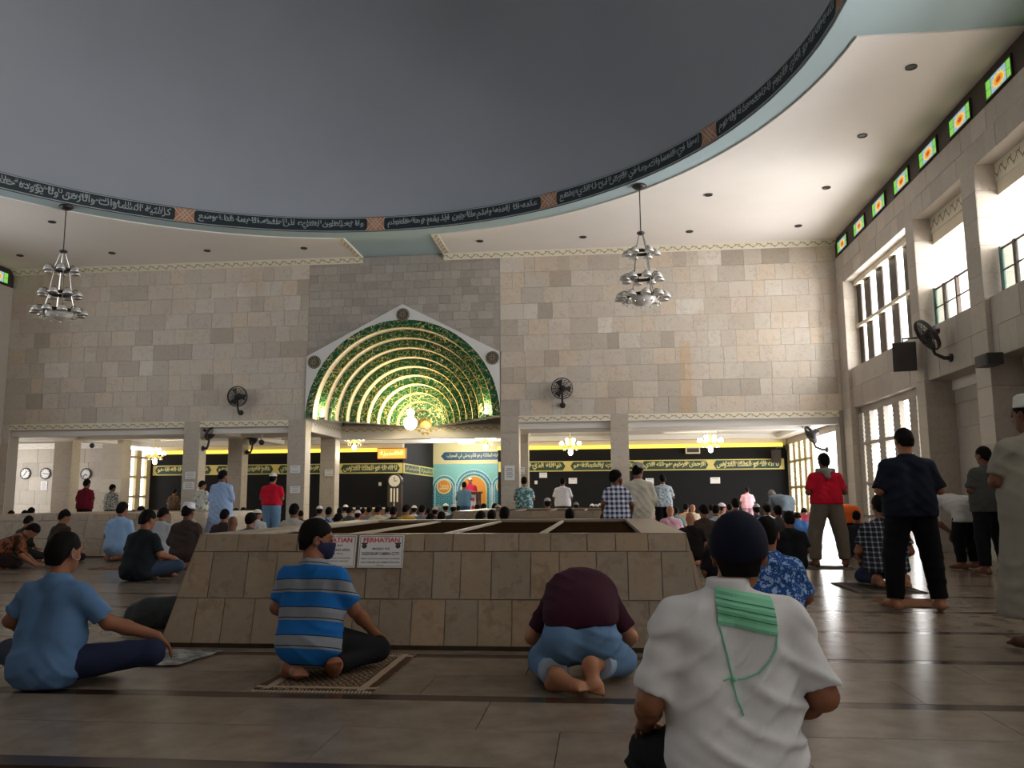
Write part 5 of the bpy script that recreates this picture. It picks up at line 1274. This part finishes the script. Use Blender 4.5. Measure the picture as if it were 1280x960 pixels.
# maroon T-shirt, folded forward, bare feet to the viewer
P = bowed(width=1.05, long=1.05, head=(0, .5))
P['chest'] = V3(0, .27, .44); P['belly'] = V3(0, .12, .36); P['neck'] = V3(0, .42, .40); P['sho'] = [V3(-.17, .34, .41), V3(.17, .34, .41)]; P['head'] = V3(0, .53, .25); P['R'] = rotm(0, .9, 0); P['elb'] = [V3(-.30, .33, .21), V3(.29, .33, .22)]
P['pel'] = V3(0, .0, .26); P['hip'] = [V3(-.1, -.02, .24), V3(.1, -.02, .24)]
P['toe'] = [V3(.04, -.33, .045), V3(.085, -.29, .028)]; P['ank'] = [V3(-.12, -.20, .09), V3(.06, -.20, .15)]; P['kne'] = [V3(-.23, .24, .1), V3(.23, .24, .1)]
def shirt_edge(d, X, Y, Z):
    return np.maximum(d, np.minimum(np.minimum(.345+.25*(Y)+.012*np.sin(14*X)-Z, .24-Y), .235-np.abs(X)))
sp_ = [('c', V3(-.075, .04, .34), V3(-.07, .24, .46), .145, .15, .06), ('c', V3(.075, .04, .34), V3(.07, .24, .46), .145, .15, .06), ('c', V3(0, .10, .40), V3(0, .33, .49), .14, .13, .08), ('c', V3(-.11, .32, .44), V3(.11, .32, .44), .105, .105, .05)]
m = dict(figure('maroon', P, HF, .8, .012, 'short', seat=False, hem=.0, cuff=.72, tl=.012, fine=True, amp=.004, ph=.3))
sl_ = [('C', P['sho'][i], P['sho'][i]+(P['elb'][i]-P['sho'][i])*.8, .066, .066, .04) for i in (0, 1)]
m['shirt'] = grow('shirt', sp_+sl_, HF, chain(folds(.004, .3), shirt_edge))
tp_ = [('c', V3(-.085, -.02, .235), V3(-.08, .08, .30), .13, .13, .05), ('c', V3(.085, -.02, .235), V3(.08, .08, .30), .13, .13, .05)]
for i in (0, 1): tp_ += [('c', P['hip'][i], P['kne'][i], .115, .085, .03), ('C', P['kne'][i], P['kne'][i]+(P['ank'][i]-P['kne'][i])*.74, .088, .075, .02)]
m['trousers'] = grow('trousers', tp_, HF, chain(folds(.005, 2.2), cut_floor))
m['cuff'] = grow('cuff', [('C', P['kne'][i]+(P['ank'][i]-P['kne'][i])*.66, P['kne'][i]+(P['ank'][i]-P['kne'][i])*.78, .082, .08, 0) for i in (0, 1)], .008, chain(cut_floor, lambda d, X, Y, Z: np.maximum(d, Y-(P['kne'][0]+(P['ank'][0]-P['kne'][0])*.66)[1])))
r = person(m, (spot(722, 4.78)[0], 4.86), .0, 'man in maroon T-shirt and jeans bowed forward on the floor, bare soles visible', dict(shirt=cloth('3a1a2a'), trousers=M_jeans, cuff=cloth('9db4cc'), body=M_skin3), scale=1.0)
# white shirt, navy cap, green mask hanging on the back
P = kneel(.02, twist=.05, head=(-.22, .22), width=1.04, long=1.06, elb=[V3(-.25, -.02, .37), V3(.27, .0, .385)], wri=[V3(-.25, .2, .25), V3(.20, .26, .26)], hd=[V3(.1, .9, -.4), V3(-.1, .95, -.25)], kne=[V3(-.23, .34, .1), V3(.2, .38, .09)], ank=[V3(-.1, -.07, .075), V3(.19, -.05, .08)], toe=[V3(-.05, -.2, .035), V3(.25, -.2, .06)])
P['head'] = P['head']+V3(.05, .035, -.045); P['neck'] = P['neck']+V3(0, .01, -.012)
mw = figure('white', P, .0095, .90, .006, 'short', cap='knit', fine=True, amp=.0085, ph=2.6)
wx, wy = spot(906, 2.86)
rw = person(mw, (wx, wy), .03, 'man in white shirt and navy cap kneeling nearest the camera, green mask on his back', dict(shirt=cloth('d4d6da'), trousers=cloth('16171c'), cap=cloth('0f1326'), body=M_skin), scale=1.06)
from mathutils.bvhtree import BVHTree
def on_back(me):
    vs = [v.co.copy() for v in me.vertices]; t = BVHTree.FromPolygons(vs, [tuple(p.vertices) for p in me.polygons])
    def f(x, z, off=.006):
        hit = t.ray_cast(Vector((x, -2, z)), Vector((0, 1, 0)))[0]; return (x, (hit.y if hit else -.1)-off, z)
    return f
ob = on_back(mw['shirt']); q = MB(); NU, NVv = 14, 10
def mk(i, j):
    u, v = i/NU, j/NVv; x = -.05+.172*u+.0*v; z = .715-.022*u-.108*(1-v)-.012*u; p = ob(x, z, .008); return (p[0], p[1]-.004*(abs((v*4) % 1-.5) < .2), p[2])
for i in range(NU):
    for j in range(NVv): q.quad(mk(i, j), mk(i+1, j), mk(i+1, j+1), mk(i, j+1))
M_green = mat('green_mask_cloth', lin('7fcba8'), .85)
g = q.build('hanging_mask', M_green, rw, True)
for v in (.28, .5, .72):
    MB().tube([(p[0], p[1]-.003, p[2]) for p in (mk(i, round(v*NVv)) for i in range(NU+1))], .0016, 4).build('pleat', mat('green_pleat', lin('3f8a6c'), .85) if 'green_pleat' not in bpy.data.materials else bpy.data.materials['green_pleat'], g)
for pts in ([(-.048, .61), (-.038, .56), (-.025, .51), (-.018, .455), (-.008, .40), (.008, .355)], [(.12, .575), (.115, .54), (.095, .505), (.06, .47), (.02, .455), (-.012, .45)], [(-.045, .452), (-.025, .458), (-.012, .452)]):
    fine_ = [(a[0]+(c[0]-a[0])*t/5, a[1]+(c[1]-a[1])*t/5) for a, c in zip(pts[:-1], pts[1:]) for t in range(5)]+[pts[-1]]
    MB().tube([ob(x, z, .006) for x, z in fine_], .0028, 5).build('mask_string', M_green, g)
MB().ball(ob(-.012, .452, .007), .008, 8).build('knot', M_green, g)
c, R = P['neck'], P['R']; cm_ = grow('collar', [('C', c-R @ V3(0, 0, .03), c+R @ V3(0, .0, .034), .073, .064, 0)], .008)
t_ = bpy.data.objects.new('collar', cm_); COL.objects.link(t_); t_.parent = rw; t_.material_slots[0].link = 'OBJECT'; t_.material_slots[0].material = cloth('d4d6da')
# blue batik shirt, kneeling ahead of him
P = kneel(.08, head=(-.25, .15), width=1.0, elb=[V3(-.235, .03, .39), V3(.24, .03, .39)])
m = figure('batik_blue', P, HF, .95, .025, 'short', fine=True, amp=.005, ph=4.1)
person(m, (spot(962, 5.75)[0], 5.85), -.05, 'man in blue white-flecked batik shirt kneeling ahead of the white shirt', dict(shirt=M_batik_blue, trousers=cloth('2b2f3c'), body=M_skin), scale=.965)
# navy standing man
P = stand(.02, .17, head=(0, .35), width=1.12, elb=[V3(-.262, -.02, 1.07), V3(.262, -.02, 1.07)])
m = figure('navy', P, HF, .98, .02, 'crop', seat=False, hem=.83, tl=.022, cuff=.96, fine=True, amp=.0035, ph=.2)
person(m, (spot(1139, 8.15)[0], 8.2), -.02, 'man standing in dark navy shirt and black trousers, head lowered', dict(shirt=cloth('171c2b'), trousers=cloth('101014'), body=M_skin3), scale=1.02)
# red shirt, khaki trousers, grey towel round the neck
P = stand(.02, .19, head=(.1, .22), width=1.08, elb=[V3(-.255, -.01, 1.07), V3(.255, -.01, 1.07)])
m = figure('redshirt', P, .014, .86, .018, 'short', seat=False, hem=.9, tl=.03, cuff=.95, fine=True, amp=.003, ph=1.2)
r = person(m, (spot(1034, 12.9)[0], 12.95, .009), .03, 'man standing in red shirt and khaki trousers with a grey towel round his neck', dict(shirt=cloth('c41830'), trousers=cloth('6e655b'), body=M_skin2), scale=1.02)
c = P['neck']; grow_t = grow('towel', [('c', c+V3(-.11, -.03, -.0), c+V3(0, -.075, -.01), .035, .045, .02), ('c', c+V3(.11, -.03, 0), c+V3(0, -.075, -.01), .035, .045, .02), ('c', c+V3(0, -.08, -.02), c+V3(.01, -.115, -.09), .05, .04, .03)], .011)
t_ = bpy.data.objects.new('towel', grow_t); COL.objects.link(t_); t_.parent = r; t_.material_slots[0].link = 'OBJECT'; t_.material_slots[0].material = cloth('8c8b84')
# checked shirt kneeling behind navy man
P = kneel(.12, head=(.0, .2), elb=[V3(-.25, .04, .36), V3(.25, .04, .36)], ank=[V3(-.12, -.1, .1), V3(.14, -.1, .1)], toe=[V3(-.09, -.22, .035), V3(.12, -.22, .035)])
m = figure('checked', P, .014, .75, .02, 'short', hem=.16, seat=True, fine=True, amp=.004, ph=.9)
person(m, (spot(1106, 10.0)[0], 10.1, .009), -.05, 'man in dark checked shirt kneeling behind the standing navy man, bare soles showing', dict(shirt=M_plaid, trousers=cloth('24304a'), body=M_skin), scale=1.12)
# far right edge, grey shirt over a pale robe, white cap
P = stand(.02, .12, head=(.4, .1), width=1.1, elb=[V3(-.255, .02, 1.08), V3(.255, .02, 1.08)])
m = figure('robe_grey', P, .014, .85, .03, 'short', cap='flat', seat=False, robe=.22, fine=True, amp=.005, ph=3.3)
person(m, (spot(1308, 6.0)[0], 6.1), .05, 'man in long grey-beige robe and white cap cut off by the right edge', dict(shirt=cloth('8d8a80'), trousers=cloth('b5b2a8'), cap=cloth('dcdcd8'), body=M_skin2), scale=1.05)
# dark grey standing man at right
P = stand(.03, .12, head=(.25, .15)); m = figure('greytee', P, .015, .9, .03, 'short', seat=False, hem=.8, tl=.02, fine=True, amp=.004, ph=5)
person(m, (spot(1240, 11.7)[0], 11.8), .15, 'man standing in dark grey T-shirt and black trousers near the right pier', dict(shirt=cloth('4a4a48'), trousers=cloth('17171a'), body=M_skin2), scale=1.03)
# bowing man in white behind him
P = ruku(); m = figure('ruku', P, .016, 1.5, .02, 'short', seat=False, hem=.7, tl=.02, fine=True, amp=.004, ph=2)
person(m, (spot(1200, 12.7)[0], 12.7), .5, 'man in white shirt bowing by the right wall behind the grey T-shirt', dict(shirt=cloth('c9c8c4'), trousers=cloth('15151a'), body=M_skin2), scale=.95)
person(m, (spot(1060, 15.9)[0], 15.9), .2, 'man in bright orange shirt bowing right of the red-shirted man', dict(shirt=cloth('f07030'), trousers=cloth('1b1b20'), body=M_skin), scale=.80)
person(m, (spot(984, 21.0)[0], 21.4), .5, 'man in grey-blue shirt bending forward at the right lattice window', dict(shirt=cloth('7d8b99'), trousers=cloth('2c3440'), hair=M_hairg, body=M_skin), scale=.98)
# ================================================================== standing people farther away
SM = {}
P = stand(.03, .11, head=(0, .2)); SM['short'] = figure('st_short', P, .017, .9, .02, 'short', seat=False, hem=.84, tl=.015, amp=.004, ph=1)
P = stand(.03, .11, head=(-.3, .25), width=1.05); SM['turn'] = figure('st_turn', P, .017, 1.6, .02, 'short', seat=False, hem=.82, tl=.015, amp=.004, ph=2.2)
P = stand(.02, .11, head=(0, .15), width=1.12); SM['capred'] = figure('st_cap', P, .015, .85, .018, 'short', cap='dome', seat=False, hem=.93, tl=.02, amp=.003, ph=3)
P = stand(.02, .09, head=(-.25, .2), width=1.05); SM['kurta'] = figure('st_kurta', P, .015, 1.75, .02, 'short', seat=False, robe=.42, amp=.005, ph=.4)
P = stand(.02, .09, head=(-.45, .3), width=1.08); SM['robe'] = figure('st_robe', P, .014, 1.8, .03, 'short', cap='flat', seat=False, robe=.1, amp=.005, ph=.4, fine=True)
P = stand(.04, .1, head=(-1.0, .1), width=.85, elb=[V3(-.22, -.02, 1.1), V3(.23, -.04, 1.08)], wri=[V3(-.2, .12, .92), V3(.22, .08, .88)], hd=[V3(0, .3, -1), V3(0, .3, -1)], ank=[V3(-.1, .12, .09), V3(.1, -.2, .12)], toe=[V3(-.12, .31, .035), V3(.12, -.02, .04)], kne=[V3(-.11, .12, .5), V3(.11, -.03, .48)])
SM['boy'] = figure('st_boy', P, .013, .8, .02, 'curly', mask=True, seat=False, hem=.8, tl=.012, fine=True, amp=.004, ph=1.5)
STH = 1.70
def standing(px, ytop, Y, kind, label, mats, rz=0, fix=None):
    x, _ = across(px, ytop, Y); z = across(px, ytop, Y)[1]; s = fix or min(1.12, max(.8, z/(1.775 if kind == 'robe' else STH)))
    return person(SM[kind], (x, Y), rz, label, mats, None, s)
standing(108, 596, 21.2, 'short', 'man standing in maroon T-shirt before the wall clock', dict(shirt=cloth('6a1426'), trousers=cloth('1c1a1e'), body=M_skin2), -.1)
standing(140, 603, 24.4, 'turn', 'man standing in grey-white patterned shirt beside the left lattice window', dict(shirt=M_batik_grey, trousers=cloth('1d1d22')), -.15)
standing(218, 609, 27.6, 'short', 'man standing in dark brown shirt against the black wall at far left', dict(shirt=cloth('4a3a30'), trousers=cloth('2a2220')), 0)
standing(252, 598, 20.6, 'turn', 'man standing in white batik shirt beside the notice column', dict(shirt=M_batik_white, trousers=cloth('1a1a1f')), -.35)
standing(278, 584, 16.4, 'kurta', 'man standing in long light blue kurta', dict(shirt=cloth('9ab4dc'), trousers=cloth('9ab4dc'), body=M_skin2), -.1)
standing(341, 588, 18.2, 'capred', 'man standing in red polo, faded jeans and white cap', dict(shirt=cloth('c01830'), trousers=M_jeansl, cap=cloth('d8d8d6'), body=M_skin), 0)
standing(580, 600, 26.3, 'short', 'man standing in blue-grey shirt before the prayer niche', dict(shirt=cloth('5f86a8'), trousers=cloth('3c5878')), 0)
r = standing(588, 594.5, 34.2, 'capred', 'preacher in crimson shirt and white cap facing the hall behind the pulpit', dict(shirt=cloth('a8243c'), trousers=cloth('2a2024'), cap=cloth('e8e6e0'), body=M_skin3), PI, 1.0); r.location.z = .25
standing(655, 593, 20.7, 'short', 'man standing in teal batik shirt beside the right arch column', dict(shirt=M_batik_teal, trousers=cloth('24344e')), 0)
standing(703, 594, 22.9, 'short', 'man standing in white shirt before the black wall', dict(shirt=cloth('eceaf0'), trousers=cloth('2a2026'), body=M_skin2), 0)
standing(797, 569, 12.6, 'robe', 'man standing in long cream robe and woven cap behind the light well', dict(shirt=cloth('cfcabb'), trousers=cloth('cfcabb'), cap=cloth('b8b2a8')), -.15)
standing(770, 583, 11.9, 'boy', 'boy in checked shirt and maroon face mask walking past the cream robe', dict(shirt=M_plaid_boy, trousers=cloth('2a2c38'), face_mask=cloth('5a2018'), body=M_skin2), .1)
standing(828, 590, 20.6, 'short', 'man standing in pale blue batik shirt and black trousers', dict(shirt=M_batik_pale, trousers=cloth('121216')), .05)
standing(934, 616, 26.5, 'short', 'man in pink shirt standing by the far black wall', dict(shirt=cloth('d8a8b4'), trousers=cloth('b08a94')), 0, .82)
# ================================================================== seated crowd
CM_ = {}
CM_['k1'] = figure('c_k1', kneel(.10, head=(.0, .2)), .02, .85, .02, 'short', amp=.005, ph=.5)
CM_['k2'] = figure('c_k2', kneel(.16, head=(-.35, .3), width=1.06), .02, .95, .02, 'short', amp=.005, ph=1.6)
CM_['k3'] = figure('c_k3', kneel(.2, head=(.3, .35)), .02, 1.6, .02, 'short', amp=.005, ph=2.7)
CM_['cap'] = figure('c_cap', kneel(.12, head=(.1, .2)), .02, .9, .02, 'short', cap='dome', amp=.005, ph=3.3)
CM_['flat'] = figure('c_flat', kneel(.10, head=(-.2, .2)), .02, 1.7, .022, 'short', cap='flat', amp=.005, ph=4.3)
CM_['bald'] = figure('c_bald', kneel(.18, head=(.1, .3), width=1.05), .02, .9, .025, None, amp=.005, ph=5.3)
CM_['curly'] = figure('c_curly', kneel(.14, head=(-.1, .2)), .02, .9, .02, 'curly', amp=.005, ph=.9)
CM_['cross'] = figure('c_cross', cross(.18, head=(-.2, .25)), .017, .85, .022, 'short', amp=.005, ph=1.1)
CM_['prof'] = figure('c_prof', kneel(.08, head=(-1.2, .1)), .018, .9, .02, 'short', cap='dome', amp=.005, ph=2.1)
CM_['bow'] = figure('c_bow', bowed(head=(0, .5)), .02, .9, .02, 'short', seat=False, hem=.0, amp=.005, ph=2.1)
TOP = {'cross': .845, 'bow': .62}
_taken = []
def seated(px, ytop, Y, kind, label, shirt, tr='2a2a30', cap=None, body=None, hair=None, rz=0, fix=None, dx=0):
    for _ in range(7):      # nobody sits on anybody else
        x, z = across(px, ytop, Y)
        if not any(abs(x-a) < .50 and abs(Y-c) < .68 for a, c in _taken): break
        Y += .24
    _taken.append((x, Y)); s = fix or min(1.14, max(.84, z/TOP.get(kind, .945)))
    mt = dict(shirt=shirt if not isinstance(shirt, str) else cloth(shirt), trousers=cloth(tr) if isinstance(tr, str) else tr, body=body or M_skin)
    if cap: mt['cap'] = cloth(cap)
    if hair: mt['hair'] = hair
    return person(CM_[kind], (x+dx, Y), rz, label, mt, 'seated worshippers', s)
B2, B3 = M_skin2, M_skin3
# left side of the hall
seated(176, 637, 10.7, 'cross', 'man in black T-shirt sitting cross-legged left of the light well', '1a2026', M_jeansd, body=M_skin, rz=-.25)
seated(150, 627, 14.3, 'k1', 'man in light blue shirt kneeling before the long left light well', '8fb0d8', '2a3350', rz=-.1)
seated(200, 634, 14.2, 'k2', 'man in pale grey shirt sitting between the black and brown shirts', 'a9aeb4', '4a5260', rz=-.1)
seated(233, 629, 12.6, 'flat', 'man in dark brown shirt and white cap kneeling beside the foreground light well', '3d3230', '2a2422', cap='dcdce4', body=B2)
seated(29, 644, 14.1, 'k3', 'man in dark olive T-shirt sitting at the far left by the well', '2c2c1e', '2a2628', rz=-.3)
seated(74, 637, 13.7, 'k2', 'man mostly hidden behind the blue T-shirt head, leaning at the well', '33261f', '2a2020', rz=-.4)
seated(-2, 664, 12.4, 'bow', 'man in brown patterned shirt bowed forward at the far left edge', M_brownbatik, '2a2020', fix=.98, rz=-1.0)
for px, yt, l in ((12, 638, 'at the far left end'), (29, 637.5, 'second from the left end'), (37, 634, 'third from the left end'), (80, 636, 'below the maroon T-shirt, left'),):
    seated(px, yt, 20.0, 'k1', 'dark head of a seated man behind the left light well, '+l, '2b2626', body=B2)
seated(165, 637, 20.5, 'k1', 'man in dark shirt seated before the left lattice window, left one', '2a2a2e'); seated(174, 632, 20.8, 'k2', 'man in dark shirt seated before the left lattice window, taller one', '2f2a2a'); seated(199, 638, 21, 'cap', 'man in pale cap seated under the left lamp', '6a6a70', cap='c8c4bc')
# between the notice column and the arch
seated(287, 647, 11.6, 'bald', 'bald man in dark shirt with a mask strap, beside the foreground well', '2d2528', body=B2, fix=.87); seated(311, 639, 12.0, 'curly', 'man with bushy black hair next to the bald man', '4a4a50', fix=.9)
seated(279, 636, 14.2, 'k1', 'man with black hair seated at the feet of the blue kurta', '3a2c30'); seated(293, 635, 20.2, 'k2', 'man in dark red shirt seated right of the blue kurta', '4a2a2a'); seated(303, 634, 20.8, 'k1', 'man in dark shirt seated left of the white-capped face', '2a2a2c'); seated(321, 637, 17.4, 'prof', 'man in white cap looking right beside the red polo', 'b8b8b8', cap='d8d4cc')
seated(366, 629, 14.2, 'k1', 'man in cream shirt seated just behind the well rim, left of the arch column', 'b3aca0', body=B2); seated(374, 640, 20.0, 'k3', 'man in brown shirt seated below the notice column of the arch', '4a3c36')
# in front of the arch, left to right
row = [(398, 632.5, 19.5, 'cap', 'grey checked shirt and white cap', M_batik_grey, 'e0e0e0'), (410, 633.5, 18.5, 'k1', 'navy and white patterned shirt', M_batik_navy, None), (424, 634, 21.5, 'k1', 'pale grey hooded top', '8c8c90', None), (421, 641, 14.0, 'k2', 'dark clothes, head just above the well rim', '2a2424', None),
       (431, 631, 24.0, 'cap', 'white cap far back beside the column', 'a8a49c', 'e6e4de'), (436, 633, 20.5, 'k2', 'charcoal shirt', '4a4a50', None), (446, 638, 18.4, 'cap', 'white shirt and white cap bent low', 'd8dce2', 'dcdce0'), (453, 634.5, 23.5, 'k1', 'pink and red shirt', 'b05060', None), (446, 631.5, 26, 'k3', 'bare forehead far back near the cabinet', '9c9890', None), (461, 632, 21.8, 'k1', 'mid grey shirt', '76767c', None), (472, 631, 19.4, 'k2', 'cream shirt below the cabinet', 'd2c8a8', None),
       (484, 632, 22.5, 'k1', 'light grey shirt', 'a8a8ac', None), (491, 633, 17.8, 'k1', 'black shirt before the tall clock', '1a1a1e', None), (507, 630, 18.6, 'k2', 'mustard yellow shirt with white stripe', 'b8923c', None), (517, 632, 22.5, 'cap', 'white shirt beside the mustard shirt', 'd4d2cc', 'e2e0da'), (527, 630.5, 18.2, 'k1', 'grey-mauve shirt', '7a7684', None), (535, 634.5, 23.0, 'k1', 'pale pink shirt', 'c8a8ac', None),
       (543, 634, 19.5, 'cap', 'pinkish cap', '4a4a52', 'c8b4ac'), (548, 631.5, 23.5, 'k1', 'grey hair below the left niche medallion', '6a6a6e', None), (551, 639, 14.3, 'k1', 'maroon shirt, dark head near the well rim', '3a1c22', None), (556.5, 629.5, 23.0, 'cap', 'bright white cap below the niche arches', 'dcdcd8', 'efefec'), (566, 630.5, 20.0, 'cap', 'white cap and slate shirt', '4c5058', 'd8d0c8'), (572, 632, 22.5, 'k1', 'black shirt left of the blue-grey standing man', '202026', None),
       (537, 641, 14.6, 'k2', 'black clothes, low at the well rim', '1e1c20', None), (596, 630, 25.0, 'k1', 'dark shirt right of the blue-grey standing man', '2e2a2a', None), (604, 629, 24.0, 'k2', 'dark clothes before the pulpit', '26262a', None), (618, 629, 21.3, 'k1', 'dark shirt at the foot of the right arch column', '2a2a30', None), (622, 631, 20.3, 'cap', 'tan cap at the right arch column', '6a5a4c', 'b49a7c'),
       (600, 638, 13.2, 'k2', 'black shirt, large dark head between the two wells', '17171a', None), (614, 637, 13.5, 'k1', 'black shirt, middle of three dark heads between the wells', '1c1c20', None), (630, 633, 12.5, 'k1', 'dark brown hair, rightmost of three heads between the wells', '2a2220', None),
       (684, 622.5, 21.3, 'cap', 'grey cap and white shirt left of the standing white shirt', 'e4e4e2', 'a8a8a4'), (720, 628, 24.5, 'cap', 'grey cap right of the standing white shirt', '8c8478', '8a857c'), (740, 630, 24.5, 'cap', 'white cap, leftmost of three pale heads by the black wall', 'c0c0be', 'dcdcda'), (745, 630.5, 23.0, 'cap', 'grey cap, middle of three pale heads by the black wall', 'a8a8a8', 'b4b4b2'), (750, 629.5, 25.2, 'cap', 'white cap, rightmost of three pale heads by the black wall', 'b8b8b6', 'd0d0ce'),
       (712, 635, 13.0, 'k1', 'narrow black head above the well rim, left of the checked boy', '1a1a1e', None), (757, 638.5, 12.4, 'k2', 'broad black head above the well rim, below the checked boy', '1a1a1e', None)]
for px, yt, Y, k, d, sh, cp in row: seated(px, yt, Y, k, 'seated worshipper: '+d, sh, cap=cp, hair=M_hairg if 'grey hair' in d else None)
# right of the wells
row = [(810, 630, 21.0, 'flat', 'white head covering and rose shirt beside the cream robe', 'b04c62', 'e6dcdc', None), (838, 631.5, 17.6, 'bald', 'bald head and pink shirt', 'e2b4c6', None, B3), (845, 634, 21.8, 'k1', 'teal shirt behind the pink shirt', '6a9298', None, None), (858, 629, 21.5, 'k2', 'peach shirt', 'd8b08c', None, None), (866, 630, 23.0, 'bald', 'bald head and cream shirt far back', 'e0d4b8', None, B3),
       (863, 639.5, 13.4, 'bald', 'tan bald head and black shirt just right of the well', '1c1418', None, B3), (880, 629.5, 14.6, 'k3', 'brown hood and dark olive clothes', '43372f', None, None), (889, 630, 22.5, 'k1', 'dark hair behind the brown hood', '5a5a60', None, None), (896, 630.5, 17.0, 'k2', 'light blue patterned shirt and black hair', M_batik_pale, None, None), (903, 629, 19.5, 'prof', 'white cap, face turned right', 'd8c0a8', 'ead6dc', B3), (912, 629.5, 23, 'k1', 'dark hair beside the turned face', '8a8a90', None, None),
       (920, 622, 17.2, 'k1', 'light blue striped shirt', M_strp_blue, None, None), (946, 630, 18.4, 'cap', 'navy shirt and grey cap', '2a3858', 'b8b8b8', None), (959, 628.5, 17.0, 'cap', 'white shirt and dark skullcap', 'd8d4d6', '3a3434', None), (973, 631, 15.6, 'k1', 'dark grey shirt before the lattice window', '4a464a', None, None), (987, 638.5, 11.4, 'k1', 'black shirt kneeling left of the red-shirted man', '17171b', None, None), (905, 653, 8.4, 'k2', 'dark clothes half hidden by the navy cap', '1c1a20', None, None)]
for px, yt, Y, k, d, sh, cp, bd in row: seated(px, yt, Y, k, 'seated worshipper: '+d, sh, cap=cp, body=bd)
seated(1003, 640, 17.5, 'bow', 'man in blue shirt bowed on the floor left of the red-shirted man', '3c6aa8', '2a3040', rz=0, fix=1.0); seated(1003, 636, 22.0, 'bow', 'man in crimson shirt bowed on the floor far right', 'b03a50', '3a2a30', fix=1.05, rz=-.3)
seated(1073, 650, 14.6, 'k2', 'man in dark shirt kneeling between the orange and checked shirts', '23232a', fix=.85)
# dark bundle on the floor by the well
bm_ = grow('bundle', [('c', V3(-.17, 0, .1), V3(.2, .02, .12), .10, .13, .05), ('c', V3(-.05, -.04, .12), V3(.25, -.05, .13), .12, .12, .05), ('c', V3(-.2, -.06, .05), V3(.1, -.08, .06), .06, .08, .05)], .013, chain(folds(.004, .4), cut_floor))
o = bpy.data.objects.new('cloth_bundle', bm_); COL.objects.link(o); o.location = (-3.72, 6.85, 0); o.material_slots[0].link = 'OBJECT'; o.material_slots[0].material = cloth('3f4347'); tag(o, 'dark grey cloth bundle on the floor left of the foreground light well', 'bundle')
